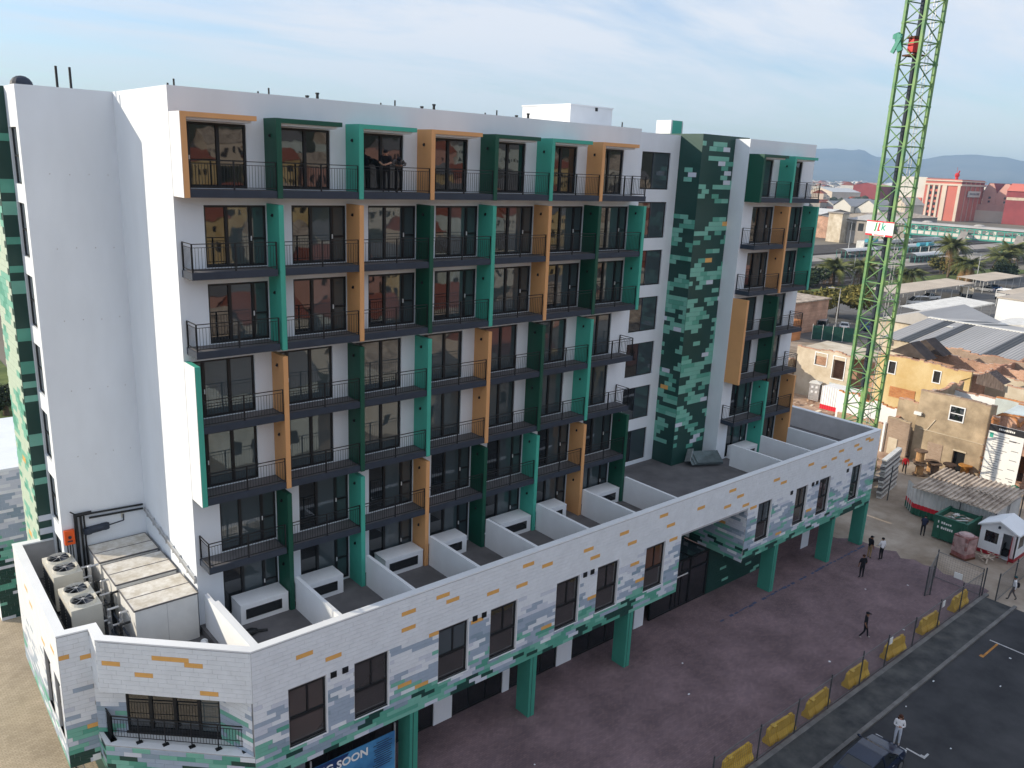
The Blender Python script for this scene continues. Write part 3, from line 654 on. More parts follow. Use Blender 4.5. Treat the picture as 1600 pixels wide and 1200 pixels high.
def heat_pump(x, y, label):
    t = thing('heat_pump', label, 'heat pump', (x, y, DZ), 0, 'twin fan heat pumps on the plant deck'); zt = 9.12
    w, d = 1.12, 2.2; m_ = MB(); m_.box(x,y,DZ+.25,x+w,y+d,zt); m_.obj('casing', 'cream', t)
    m_ = MB(); m_.box(x+.08,y+.05,DZ,x+.2,y+d-.05,DZ+.25).box(x+w-.2,y+.05,DZ,x+w-.08,y+d-.05,DZ+.25); m_.obj('base_rail', 'charcoal', t)
    for k in range(2):
        g = MB(); g.box(x-.012,y+.15+k*1.02,DZ+.45,x-.001,y+1.0+k*1.02,zt-.3)
        for i in range(8): g.box(x-.03,y+.15+k*1.02,DZ+.5+i*.13,x-.012,y+1.0+k*1.02,DZ+.53+i*.13)
        g.obj('coil_grille', 'black', t)
        cx, cy = x+w/2, y+.56+k*1.08; fn = MB(); n = 20
        for i in range(n):
            a0, a1 = 2*PI*i/n, 2*PI*(i+1)/n; p = lambda a, r, z: (cx+r*math.cos(a), cy+r*math.sin(a), z)
            fn.quad(p(a0,.49,zt), p(a1,.49,zt), p(a1,.46,zt+.13), p(a0,.46,zt+.13)); fn.quad(p(a0,.46,zt+.13), p(a1,.46,zt+.13), p(a1,.42,zt+.02), p(a0,.42,zt+.02))
        fo = fn.obj('fan_ring', 'cream', t)
        dk = MB(); dk.tube((cx,cy,zt+.002),(cx,cy,zt+.02),.42,20); dk.obj('fan_well', 'black', fo)
        bl = MB()
        for i in range(4):
            a = PI*.5*i+.5; bl.obox((cx+.22*math.cos(a), cy+.22*math.sin(a), zt+.07), Vector((math.cos(a),math.sin(a),0)), Vector((-math.sin(a),math.cos(a),.45)).normalized(), Vector((0,0,1)), .2, .10, .006)
        bl.tube((cx,cy,zt+.03),(cx,cy,zt+.10),.07,10); bl.obj('fan_blades', 'charcoal', fo)
        gu = MB()
        for i in range(8): a = PI*i/4; gu.bar((cx,cy,zt+.14),(cx+.46*math.cos(a),cy+.46*math.sin(a),zt+.13),.010)
        gu.tube((cx,cy,zt+.125),(cx,cy,zt+.15),.06,10); gu.obj('fan_guard', 'zinc', fo)
heat_pump(-4.42, 1.35, 'cream heat pump with two fans nearest the tile parapet')
heat_pump(-4.36, 4.6, 'cream heat pump with two fans beside the orange box')
t = thing('switch_box', 'bright orange switch box on the white wall above the heat pumps', 'switch box', (-3.3,6.45,9.6))
m_ = MB(); m_.box(-3.46,6.40,9.62,-3.06,6.59,10.28); m_.obj('box', 'redorange', t); m_ = MB(); m_.tube((-3.26,6.395,9.98),(-3.26,6.35,9.98),.07,10); m_.box(-3.36,6.38,9.76,-3.16,6.399,9.82); m_.obj('knob','charcoal',t)
m_ = MB(); 
for k in (-.1,.0,.1): m_.tube((-3.26+k,6.5,9.62),(-3.26+k*1.2,6.5,7.35),.025,6)
m_.obj('conduit','black',t)
t = thing('pipe_rack', 'steel pipes and valves running between tanks and heat pumps', 'pipes', (-2.9,3,DZ))
for k in range(9):
    x = -3.02+R.uniform(-.10,.22); y = .0+k*.66; h = R.uniform(1.4,1.95); m_ = MB()
    m_.tube((x,y,DZ),(x,y,DZ+h),.055,8); m_.tube((x,y,DZ+h),(x+.38,y,DZ+h+.02),.05,8); m_.tube((x-.3,y+.1,DZ+h-.5),(x+.1,y+.1,DZ+h-.5),.045,8); m_.tube((x+.1,y+.02,DZ+.3),(x+.14,y+.5,DZ+h*.85),.04,8)
    m_.ball((x,y,DZ+h*.6),.085,.085,.1,8,5); m_.ball((x,y,DZ+h),.07,.07,.07,8,5); m_.box(x-.06,y-.1,DZ+h*.75,x+.06,y+.1,DZ+h*.75+.09)
    m_.obj('pipe', 'zinc' if k % 3 else 'black', t, smooth=False)
m_ = MB()
for x in (-3.15,-2.85): m_.tube((x,-.3,DZ+.25),(x,6.2,DZ+.25),.05,8)
for x,z in ((-3.05,.55),(-2.78,.9)): m_.tube((x,-.2,DZ+z),(x,5.8,DZ+z),.045,8)
m_.obj('header_pipe','charcoal',t)
t = thing('cable_tray', 'grey cable tray with pipes along the sunlit side wall', 'cable tray', (-.1,3.2,9.6))
tr = MB(); 
def slope(p, q, n, w=.05):
    for i in range(n): o_ = i*.075; tr.bar((p[0]-.02-o_*.0, p[1], p[2]-o_), (q[0]-.02, q[1], q[2]-o_), w, .03)
slope((-.06,.0,9.78),(-.06,6.45,10.62),3)
for k in range(8): tr.box(-.1, .1+k*.85, 9.5+k*.11, -.004, .16+k*.85, 9.85+k*.11)
tr.obj('tray_run','zinc',t)
p2 = MB(); p2.tube((-.12,6.5,10.75),(-2.3,6.5,10.85),.05,8); p2.tube((-.12,6.5,10.55),(-2.4,6.5,10.65),.05,8); p2.tube((-2.3,6.48,10.9),(-2.95,6.48,10.9),.09,8); p2.tube((-2.95,6.48,10.95),(-2.95,6.48,DZ),.08,8); p2.tube((-2.75,6.46,10.9),(-2.75,6.46,DZ),.05,8); p2.tube((-2.95,6.48,10.95),(-3.15,6.4,11.15),.03,6); p2.tube((-2.62,6.46,10.8),(-2.62,6.46,DZ),.04,8); p2.obj('lagged_pipe','black',t)
p3 = MB(); p3.tube((-2.5,6.45,10.08),(-1.75,6.45,10.12),.17,10); p3.tube((-2.5,6.45,9.95),(-2.5,6.45,10.2),.19,10); p3.tube((-1.8,6.45,10.0),(-1.8,6.45,10.24),.19,10); p3.tube((-1.7,6.45,10.12),(-1.0,6.45,10.2),.03,6); p3.tube((-1.0,6.45,10.2),(-1.0,6.45,10.5),.03,6); p3.obj('pump','charcoal',t); MB().box(-1.06,6.5,10.3,-.94,6.59,10.62).obj('isolator','cream',t)
# litter on the plant deck and the first terrace
m_ = MB()
for k in range(5): m_.ball((-.42+R.uniform(-.2,.2),-1.2+R.uniform(-.15,.15),DZ+.12+R.uniform(0,.1)),.16,.14,.14,8,5)
tag(m_.obj('cement_bag','coping'), 'crumpled white bags in the corner beside the tank', 'bag')
M['red'] = mat('red_paint',(.55,.02,.02),.45,.1,1)
m_ = MB(); m_.ball((.02-.22,-1.45,DZ+.1),.18,.1,.08,8,5); m_.box(-.35,-1.62,DZ,-.1,-1.5,DZ+.12)
tag(m_.obj('red_bag','red'), 'small red bag lying beside white crumpled bags', 'bag')
m_ = MB(); m_.ball((1.35,-1.9,7.62+.14),.34,.2,.15,9,6); m_.ball((1.05,-1.75,7.62+.22),.16,.2,.2,8,5); m_.tube((1.6,-1.9,7.72),(2.05,-2.0,7.66),.06,6); m_.tube((1.2,-2.0,7.7),(.95,-2.15,7.65),.05,6)
tag(m_.obj('black_bag','black'), 'black soft bag dropped on the first terrace floor', 'bag')
M['foil'] = mat('grey_foil',(.22,.27,.28),.15,.2,2,metal=.5)
t = thing('glass_sheet_stack', 'leaning stack of dark glass sheets at the foot of the green tower', 'glass sheets', (34,.2,7.62))
m_ = MB(); ux = Vector((.9,-.42,0)).normalized(); uy = Vector((.3,.62,.35)).normalized(); uz = ux.cross(uy)
for k in range(3): m_.obox((34.0+.08*k,.05-.05*k,8.05+.06*k), ux, uy, uz, 1.15-.1*k, .55, .012)
m_.obj('sheet','foil',t); m_ = MB(); m_.obox((32.9,.55,8.35),Vector((.5,.2,.8)).normalized(),Vector((.2,.9,-.35)).normalized(),Vector((.5,.2,.8)).normalized().cross(Vector((.2,.9,-.35)).normalized()),.45,.3,.01); m_.obj('crumpled_foil','zinc',t)
m_ = MB(); m_.bar((33.2,.3,7.62),(33.3,.4,8.0),.05).bar((34.8,-.4,7.62),(34.7,-.3,8.0),.05).bar((33.2,.3,7.8),(34.8,-.4,7.8),.04).bar((34.0,.55,7.62),(34.0,.4,8.05),.05); m_.obj('trestle','charcoal',t)
# ================================================================= tower crane
M['crane'] = mat('crane_green', (.09,.27,.12), .5, .25, .9, col2=(.22,.36,.12)); M['crane_rust'] = mat('rusty_steel',(.12,.045,.02),.8,.3,2)
CRZ = -0.276; CS = 1.98
t = thing('tower_crane', 'green lattice mast of a tower crane rising behind the podium end', 'crane', (60.2,3.88,0), CRZ)
cx0, cx1, cy0, cy1 = 0.0, CS, -CS, 0.0; SH = 3.24
m_ = MB()
for x in (cx0,cx1):
    for y in (cy0,cy1): m_.box(x-.125,y-.125,0,x+.125,y+.125,SH-.004); m_.box(x-.15,y-.15,-.08,x+.15,y+.15,.08)
for z in (0.05, SH/2): m_.bar((cx0,cy0,z),(cx0,cy1,z),.08).bar((cx1,cy0,z),(cx1,cy1,z),.08).bar((cx0,cy0,z),(cx1,cy0,z),.08).bar((cx0,cy1,z),(cx1,cy1,z),.08)
sec = m_.obj('mast_section','crane',t,local=True)
for i, (a, b) in enumerate((((cx0,cy0),(cx0,cy1)),((cx0,cy0),(cx1,cy0)),((cx1,cy0),(cx1,cy1)),((cx0,cy1),(cx1,cy1)))):
    MB().bar((*a,.05),(*b,SH/2),.07).obj('brace','crane',sec,local=True); MB().bar((*b,SH/2),(*a,SH-.02),.07).obj('brace','crane',sec,local=True)
ld = MB()
for x in (1.2,1.55): ld.bar((x,cy0+.4,0),(x,cy0+.4,SH),.035)
for k in range(9): ld.bar((1.2,cy0+.4,.1+k*.34),(1.55,cy0+.4,.1+k*.34),.025)
ld.obj('ladder','zinc',sec,local=True)
secp = Proto(sec)
for k in range(16): secp.put(t, (0,0,k*SH+.3))
MB().box(-.8,-CS-.8,0,CS+.8,.8,.3).obj('foundation','floor',t,local=True)
MB().tube((.95,-.75,8.6),(.95,-.75,51),.19,8).obj('hoist_duct','charcoal',t,local=True)
m_ = MB(); m_.bar((-.25,.35,38.4),(-.1,-.1,37.0),.22,.42); m_.bar((-.2,-.1,38.2),(-.3,.5,36.9),.16,.32); m_.obox((-.22,.25,38.15),Vector((1,0,0)),Vector((0,1,0)),Vector((0,0,1)),.1,.4,.16); m_.obj('climbing_frame','colteal',t,local=True)
MB().box(.3,-1.0,36.9,.85,-.45,37.9).obj('hoist_motor','red',t,local=True)
m_ = MB(); m_.box(.1,-1.4,36.6,1.3,-.2,36.72); m_.box(.2,-1.1,37.95,1.1,-.3,38.1); m_.obj('platform','crane_rust',t,local=True)
M['signwhite'] = mat('sign_white',(.82,.82,.80),.5,.03,1); M['signgreen'] = mat('sign_green',(.02,.30,.10),.5,.05,1); M['signred'] = mat('sign_red',(.62,.02,.04),.5,.05,1)
M['ink'] = mat('ink_black',(.02,.02,.025),.6,.1,2)
sg = thing('crane_sign', 'white sign with green and red letters fixed on the crane mast', 'sign', (60.2,3.88,0), CRZ); sg['_w'] = (0,0,0)
sx, ya, yb, z0, z1 = -.20, .50, -2.38, 22.1, 23.36
MB().box(sx-.02,yb,z0,sx+.02,ya,z1).obj('board','signwhite',sg)
m_ = MB(); m_.box(sx-.03,yb,z1-.10,sx-.0205,ya,z1); m_.box(sx-.03,ya-.75,z0,sx-.0205,ya,z0+.15); m_.box(sx-.03,yb,z0,sx-.0205,yb+.75,z0+.15); m_.obj('red_band','signred',sg)
for k in range(9): MB().box(sx-.03,yb+.9+k*.115,z0+.02,sx-.0205,yb+.9+k*.115+.07,z0+.12).obj('small_print','signred',sg)
m_ = MB(); m_.box(sx+.02,yb,z0-.02,sx+.08,yb+.06,z1-.05).box(sx+.02,ya-.1,z0-.02,sx+.08,ya-.04,z1-.05); m_.obj('bracket','crane',sg)
yc_ = (ya+yb)/2
text_obj('letter','j',.98,'signgreen',sg,(sx-.026,yc_+.52,z0+.62),(0,-1,0),(0,0,1),.003,True,.12)
m_ = MB(); P_ = [(.22,.42),(-.04,.42),(-.06,.54),(.06,.54),(-.04,1.08),(.11,1.10),(.22,.52)]; m_.poly([(sx-.026,yc_+u,z0+w) for u, w in P_][::-1]); m_.obj('letter','signred',sg)
text_obj('letter','k',.92,'teal',sg,(sx-.026,yc_-.14,z0+.52),(0,-1,0),(0,0,1),.003,True,.10)
# ================================================================= people
def person(label, loc, rz, pose, cols, hair='cap', extra=None, h=1.74, long_sleeve=False, face=True):
    """one continuous skinned body; faces coloured by the nearest bone; hair or cap and shoes ride along."""
    P = dict(pel=(0,0,.96), wst=(0,.0,1.10), cst=(0,.0,1.34), nk=(0,.01,1.50), hd=(0,.03,1.60), ht=(0,.02,1.70),
             ls=(-.19,0,1.43), le=(-.25,-.02,1.15), lh=(-.26,.06,.90), lf=(-.26,.09,.82), rs=(.19,0,1.43), re=(.25,-.02,1.15), rh=(.26,.06,.90), rf=(.26,.09,.82),
             lp=(-.095,0,.92), lk=(-.105,.02,.50), la=(-.11,-.02,.09), lt=(-.12,.13,.035), rp=(.095,0,.92), rk=(.105,.02,.50), ra=(.11,-.02,.09), rt=(.12,.13,.035))
    P.update(pose); s = h/1.74; P = {k: Vector(v)*s for k, v in P.items()}
    rad = dict(pel=(.155,.12), wst=(.145,.105), cst=(.165,.115), nk=(.058,.058), hd=(.088,.10), ht=(.07,.075), ls=(.075,.07), le=(.05,.05), lh=(.034,.03), lf=(.04,.02), lp=(.095,.095), lk=(.06,.062), la=(.045,.048), lt=(.045,.03))
    for k in list(rad):
        if k[0] == 'l': rad['r'+k[1:]] = rad[k]
    E = [('pel','wst','t'),('wst','cst','t'),('cst','nk','t'),('nk','hd','s'),('hd','ht','s'),('cst','ls','t'),('ls','le','t'),('le','lh','a'),('lh','lf','s'),('cst','rs','t'),('rs','re','t'),('re','rh','a'),('rh','rf','s'),
         ('pel','lp','b'),('lp','lk','b'),('lk','la','b'),('la','lt','f'),('pel','rp','b'),('rp','rk','b'),('rk','ra','b'),('ra','rt','f')]
    names = list(P); idx = {n: i for i, n in enumerate(names)}
    me = bpy.data.meshes.new('skeleton'); me.from_pydata([P[n] for n in names], [(idx[a], idx[b]) for a, b, _ in E], []); ob = bpy.data.objects.new('skeleton', me); COL.objects.link(ob)
    sk = ob.modifiers.new('skin', 'SKIN'); sk.use_smooth_shade = True
    for n in names: v = me.skin_vertices[0].data[idx[n]]; r_ = rad.get(n, (.05,.05)); v.radius = (r_[0]*s, r_[1]*s); v.use_root = n == 'pel'
    sd = ob.modifiers.new('sub', 'SUBSURF'); sd.levels = 1; sd.render_levels = 1
    bpy.context.view_layer.update(); dg = bpy.context.evaluated_depsgraph_get(); bm_ = bpy.data.meshes.new_from_object(ob.evaluated_get(dg)); bpy.data.objects.remove(ob); bpy.data.meshes.remove(me)
    bm_.materials.clear(); order = {'s': 0, 't': 1, 'a': 1 if long_sleeve else 0, 'b': 2, 'f': 3}
    for k in ('skin', 'top', 'bottom', 'shoe'): bm_.materials.append(M[cols[k]])
    segs = [(P[a], P[b], order[k]) for a, b, k in E]
    for p in bm_.polygons:
        c = p.center; best = (9, 0)
        for a, b, k in segs:
            d = b-a; t_ = max(0, min(1, (c-a).dot(d)/max(1e-9, d.length_squared))); q = (c-(a+d*t_)).length
            if q < best[0]: best = (q, k)
        p.material_index = best[1]; p.use_smooth = True
    # fingers: four unequal bent chains and a side thumb on each hand, joined into the body mesh
    b2 = bmesh.new(); b2.from_mesh(bm_)
    fm_ = MB()
    for sd_ in 'lr':
        w = P[sd_+'h']; f_ = P[sd_+'f']; d = (f_-w).normalized(); side = d.cross(Vector((0,0,1)));
        if side.length < .1: side = Vector((0,1,0))
        side.normalize(); up = side.cross(d)
        for i, ln in enumerate((.062,.074,.07,.055)):
            a = f_ + side*((i-1.5)*.019) - d*.01; m1 = a + d*ln*.55 - up*.006; fm_.tube(a, m1, .0095, 6); fm_.tube(m1, m1 + (d*.75-up*.65).normalized()*ln*.5, .0085, 6, r2=.006)
        a = w + d*.03 - side*.03; fm_.tube(a, a + (d*.6-side*.8).normalized()*.045, .011, 6); 
    tmp = bpy.data.meshes.new('tmp'); tmp.from_pydata(fm_.v, [], fm_.f); b2.from_mesh(tmp); bpy.data.meshes.remove(tmp); b2.to_mesh(bm_); b2.free()
    bm_.name = 'person'; root = bpy.data.objects.new('person', bm_); COL.objects.link(root); root.location = loc; root.rotation_euler = (0,0,rz); root['_w'] = (0,0,0)
    tag(root, label, 'person')
    hd = P['hd']; ht = P['ht']; up = (ht-P['nk']).normalized(); fw = Vector((0,1,0)); fw = (fw - up*fw.dot(up)).normalized(); sd2 = fw.cross(up); hc = hd + up*.02
    def at(x, y, z): q = hc + sd2*x + fw*y + up*z; return tuple(q)
    fa = MB(); fa.ball(at(0,.108,-.01),.016,.02,.02,6,4,0); fa.ball(at(.1,0,0),.015,.025,.03,6,4,0); fa.ball(at(-.1,0,0),.015,.025,.03,6,4,0); fa.ball(at(.035,.098,.025),.012,.008,.009,6,4,1); fa.ball(at(-.035,.098,.025),.012,.008,.009,6,4,1); fa.ball(at(0,.10,-.05),.026,.01,.008,6,4,2)
    fa.obj('face', [cols['skin'],'ink','red'], root, local=True)
    hm = MB(); hm.ball(at(0,-.012,.055),.105,.112,.085,12,7,0)
    if hair == 'cap': hm.obox(at(0,.13,.045), sd2, fw, up, .07, .06, .008)
    if hair == 'long':
        hm.ball(at(0,-.06,-.02),.115,.085,.14,10,6); hm.ball(at(.09,-.03,-.10),.05,.06,.11,8,5); hm.ball(at(-.09,-.03,-.10),.05,.06,.11,8,5)
    hm.obj('cap' if hair == 'cap' else 'hair', cols['hair'], root, local=True, smooth=True)
    if extra: extra(root, P)
    return root
for n_, c_ in (('skin',(.22,.11,.07)),('skin_light',(.42,.24,.17)),('cloth_black',(.012,.012,.016)),('cloth_navy',(.015,.02,.045)),('cloth_khaki',(.30,.21,.11)),('cloth_white',(.72,.72,.74)),('cloth_red',(.42,.015,.02)),('cloth_pale',(.55,.60,.70)),('hair_black',(.01,.008,.008)),('hair_brown',(.06,.022,.012)),('shoe',(.02,.02,.02)),('shoe_light',(.4,.36,.34)),('cloth_grey',(.11,.10,.10)),('beanie',(.02,.07,.08))):
    M[n_] = mat(n_, c_, .8, .15, 5, spec=.2)
def C_(skin='skin', top='cloth_black', bottom='cloth_black', shoe='shoe', hair='cloth_black'): return dict(skin=skin, top=top, bottom=bottom, shoe=shoe, hair=hair)
walk = dict(lk=(-.10,.16,.52), la=(-.10,.22,.10), lt=(-.10,.37,.06), rk=(.10,-.02,.50), ra=(.10,-.26,.13), rt=(.10,-.14,.03), re=(.27,-.10,1.17), rh=(.27,.02,.93), rf=(.27,.06,.86), le=(-.25,-.08,1.16), lh=(-.25,-.04,.90), lf=(-.25,-.02,.82))
person('walking man in black cap and black clothes, alone on the plaza', (35.07,-11.89,.02), -2.6, dict(walk, le=(-.38,.02,1.2), lh=(-.50,.10,1.0), lf=(-.54,.12,.93)), C_(shoe='shoe_light'))
person('man in black shirt and trousers standing nearest of the plaza group', (42.34,-7.95,.02), -.55, dict(le=(-.27,.02,1.16), rh=(.24,.16,.95), rf=(.24,.2,.88)), C_(hair='hair_brown'), 'short')
person('man in black top and khaki trousers pointing with his arm', (45.77,-6.75,.02), -1.9, dict(le=(-.35,.20,1.36), lh=(-.42,.44,1.42), lf=(-.43,.52,1.43)), C_(bottom='cloth_khaki'))
person('man in white shirt and black trousers at the plaza corner', (46.19,-7.42,.02), -.3, dict(le=(-.30,.05,1.18), lh=(-.22,.22,1.05), lf=(-.18,.27,1.03)), C_(top='cloth_white', hair='hair_black'), 'short', long_sleeve=True)
person('man in red top walking past the cable drums', (65.94,.07,.02), -1.0, walk, C_(top='cloth_red', hair='hair_black'), 'short', long_sleeve=True)
person('man in dark clothes leaning over beside the white container', (53.0,-7.4,.02), -1.3, dict(wst=(0,.05,1.10), cst=(0,.20,1.28), nk=(0,.32,1.38), hd=(0,.42,1.43), ht=(0,.50,1.50), ls=(-.19,.20,1.36), rs=(.19,.20,1.36), le=(-.22,.32,1.12), lh=(-.16,.44,.92), lf=(-.15,.5,.86), re=(.22,.32,1.12), rh=(.16,.44,.92), rf=(.15,.5,.86)), C_(top='cloth_navy'))
def bag(root, P):
    m_ = MB(); m_.ball((.16,-.20,1.08),.17,.12,.19,9,6); m_.bar((.1,-.12,1.2),(-.12,.02,1.5),.03,.05); m_.obj('shoulder_bag','cloth_black',root,local=True)
person('man in white shirt with black shoulder bag walking beside the fence', (47.61,-15.69,.12), .35, dict(walk), C_(top='cloth_white', bottom='cloth_grey', hair='beanie'), 'short', bag, long_sleeve=True)
person('woman in white top with long brown hair, arms folded, by the parked car', (27.15,-17.65,.02), 2.0, dict(le=(-.25,.05,1.16), lh=(-.04,.20,1.14), lf=(.05,.20,1.15), re=(.25,.05,1.16), rh=(.04,.23,1.18), rf=(-.05,.23,1.19)), C_(skin='skin_light', top='cloth_white', bottom='cloth_pale', shoe='shoe_light', hair='hair_brown'), 'long', h=1.66, long_sleeve=True)
bz = ZT[1]+.01
person('man in black cap and T-shirt leaning on the balcony rail', (8.52,-.66,bz), PI-.75, dict(wst=(0,.02,1.10), cst=(0,.10,1.34), nk=(0,.15,1.48), hd=(0,.19,1.56), ht=(0,.19,1.66), ls=(-.19,.10,1.42), rs=(.19,.10,1.42), le=(-.25,.22,1.20), lh=(-.08,.36,1.12), lf=(0,.38,1.12), re=(.25,.22,1.20), rh=(.08,.36,1.10), rf=(0,.40,1.10)), C_(skin='skin_light'))
person('man in dark top bent forward over the same balcony rail', (9.12,-.66,bz), PI-.55, dict(wst=(0,.05,1.08), cst=(0,.24,1.22), nk=(0,.38,1.28), hd=(0,.47,1.31), ht=(0,.55,1.37), ls=(-.19,.24,1.28), rs=(.19,.24,1.28), le=(-.28,.34,1.12), lh=(-.12,.46,1.10), lf=(-.06,.5,1.10), re=(.28,.34,1.12), rh=(.12,.46,1.10), rf=(.06,.5,1.10)), C_(top='cloth_grey'), long_sleeve=True)
# ================================================================= ground
def sheet(name, x0, y0, x1, y1, z, m, kind='structure'):
    m_ = MB(); m_.quad((x0,y0,z),(x1,y0,z),(x1,y1,z),(x0,y1,z)); return tag(m_.obj(name, m), kind=kind)
M['ground'] = mat('dry_ground', (.20,.175,.14), .95, .35, .02, col2=(.26,.23,.18))
M['sand'] = mat('sandy_ground', (.31,.235,.165), .95, .30, .25, .02, 6, col2=(.46,.39,.32), detail=9)
M['pavers'] = brickmat('plaza_pavers', (.165,.115,.125), (.215,.145,.150), (.125,.092,.102), .22, .11, .008, .85, 'xy', .34, .004)
M['lotpavers'] = brickmat('tan_pavers', (.42,.35,.25), (.50,.42,.31), (.33,.27,.2), .24, .12, .012, .9, 'xy', .22, .005)
M['asphalt'] = mat('asphalt', (.042,.044,.050), .92, .35, .35, .006, 60, col2=(.062,.062,.066), detail=9)
M['pavement'] = mat('dark_pavement', (.050,.054,.060), .9, .4, .8, .006, 18, col2=(.095,.095,.09), detail=9)
M['kerb'] = mat('kerb_stone', (.16,.155,.15), .9, .25, 1.5, .004, 14)
M['grass'] = mat('grass_green', (.075,.13,.025), .95, .35, .3, .05, 4, col2=(.16,.20,.05))
M['linewhite'] = mat('line_white', (.5,.5,.5), .8, .25, 4); M['lineorange'] = mat('line_orange', (.42,.19,.04), .8, .3, 4); M['lineblue'] = mat('line_blue', (.055,.075,.14), .85, .35, 2.5)
G_ = 7000
sheet('ground', -G_, -G_, 16000, 16000, -.05, 'ground')
sheet('yard', 24, -45, 118, 60, -.022, 'sand')
sheet('parking_lot', -70, -40, 0.4, 48, -.012, 'lotpavers')
sheet('plaza', -3.3, -14.2, 47.0, 8, .0, 'pavers')
m_ = MB(); pts = [(47.0,-14.2)]+[(47.4+1.2*vn(k*.7,3.1)+.6*R.random()*(k%2), -14.2+k*.75) for k in range(14)]+[(47.0,-3.6)]
m_.poly([(x,y,.004) for x,y in pts]); tag(m_.obj('plaza_edge','pavers'), kind='structure')
m_ = MB(); m_.box(-60,-14.45,-.02,47.2,-14.2,.12); tag(m_.obj('kerb','kerb'), kind='structure')
m_ = MB(); m_.box(-60,-16.05,-.02,46.6,-14.45,.10); tag(m_.obj('pavement','pavement'), kind='structure')
m_ = MB()
for k in range(56): m_.box(-9+k*1.0,-16.25,-.02,-8.015+k*1.0,-16.05,.115+R.uniform(-.004,.004))
tag(m_.obj('kerb','kerb'), kind='structure')
sheet('road', -90, -29.0, 46.8, -16.25, -.004, 'asphalt'); sheet('road', 46.8, -29.0, 140, -17.3, -.006, 'asphalt')
m_ = MB(); m_.box(-90,-31.5,-.02,140,-29.0,.10); tag(m_.obj('pavement','pavement'), kind='structure')
m_ = MB()
for x in (27.28,41.3):
    m_.box(x-.05,-19.0,.0,x+.05,-18.1 if x < 30 else -16.7,.004)
m_.box(27.33,-19.0,.0,27.75,-18.9,.004); m_.box(27.33,-18.9,0,27.43,-18.75,.004)
m_.box(41.35,-21.0,0,41.4,-19.0,.004)
tag(m_.obj('road_marking','linewhite'), kind='structure')
m_ = MB(); m_.box(39.2,-17.23,.0,41.2,-17.11,.0045); m_.box(38.9,-17.23,.0,39.19,-17.0,.0045); tag(m_.obj('road_marking','lineorange'), kind='structure')
m_ = MB()
for x in range(58, 95):
    if R.random() < .85: m_.box(x/2, -5.60+R.uniform(-.05,.05), .001, x/2+R.uniform(.3,.5), -5.45+R.uniform(-.05,.04), .006)
tag(m_.obj('blue_paint_strip','lineblue'), kind='structure')
# scraps of litter on road and plaza
lt = MB()
for x,y in ((30.5,-16.6),(34,-16.5),(36.6,-19),(26.5,-16.6),(22,-9),(12,-8),(31,-12),(38,-13),(24,-7),(44,-10.5),(41,-9),(29,-19.5),(40.1,-18.3)):
    lt.box(x,y,.005,x+R.uniform(.06,.14),y+R.uniform(.05,.12),.02)
tag(lt.obj('litter','coping'), kind='stuff')
# ================================================================= mesh fence with yellow barriers along the plaza
M['fence'] = mat('galvanised_wire', (.16,.16,.16), .6, .25, 3, metal=.3); M['yellow'] = mat('yellow_plastic', (.62,.36,.02), .5, .18, 1.5, col2=(.70,.46,.06)); M['post'] = mat('dark_post', (.06,.065,.07), .6, .3, 3)
def fence_panel(p, q, h, mesh=True, step=.16):
    p = Vector((*p,0)); q = Vector((*q,0)); m_ = MB(); d = (q-p); l = d.length; Z = Vector((0,0,1))
    for z in (.08, h-.03): m_.bar(p+Z*z, q+Z*z, .035)
    n = int(l/step)
    for i in range(1, n): m_.bar(p+d*(i/n)+Z*.08, p+d*(i/n)+Z*(h-.03), .007)
    k = int(h/step)
    for i in range(1, k): m_.bar(p+Z*(.08+i*step), q+Z*(.08+i*step), .007)
    return m_
fx = [17.0,20.6,23.8,27.0,30.3,33.1,36.6,40.0,43.3,46.5]
fe = thing('mesh_fence', 'low wire mesh fence on posts along the plaza edge', 'fence', (30,-14.1,0))
for i, x in enumerate(fx):
    m_ = MB(); m_.tube((x,-14.1,0),(x+R.uniform(-.06,.06),-14.1+R.uniform(-.04,.04),2.0+R.uniform(-.05,.12)),.038,8); m_.obj('post','post',fe)
    if i: fence_panel((fx[i-1],-14.1),(x,-14.1),1.85).obj('mesh_panel','fence',fe)
for x in (33.3,40.2): MB().box(x,-14.13,1.35,x+.35,-14.09,1.75).obj('notice','signwhite',fe)
bars = [(19.4,0),(23.0,1),(26.4,2),(30.5,3),(34.9,4),(39.4,5),(43.9,6)]
where = ['at the near end of the fence row','second from the near end of the fence','just beyond the parked car','in the middle of the row, split into two halves','third from the far end of the fence','second from the far end of the fence','at the far end of the fence by the gate']
def barrier(label):
    t = thing('traffic_barrier', label, 'barrier', (0,0,0), 0, 'yellow plastic barriers along the fence')
    prof = [(-.24,0),(.24,0),(.24,.18),(.10,.42),(.07,.95),(-.07,.95),(-.10,.42),(-.24,.18)]
    m_ = MB(); L2 = 1.05; n = len(prof); xs = [-L2,-.72,-.68,-.42,-.38,.38,.42,.68,.72,L2]; k = []
    for i, x in enumerate(xs):
        s = .82 if i in (2,3,6,7) else 1.0; top = 1.0 if i not in (0,9) else .86
        k.append(len(m_.v)); m_.v += [(x, y*s, z*(top if z > .5 else 1)) for y, z in prof]
    for a, b in zip(k, k[1:]):
        for i in range(n): j = (i+1) % n; m_.f.append((a+i, a+j, b+j, b+i)); m_.m.append(0)
    m_.f.append(tuple(k[0]+n-1-i for i in range(n))); m_.m.append(0); m_.f.append(tuple(k[-1]+i for i in range(n))); m_.m.append(0)
    m_.obj('barrier_body','yellow',t,local=True)
    MB().box(-.85,-.2,.93,-.6,.2*.2,1.0).box(.6,-.05,.93,.85,.05,1.0).obj('lug','yellow',t,local=True)
    return t
bp_ = Proto(barrier('yellow plastic barrier '+where[0]))
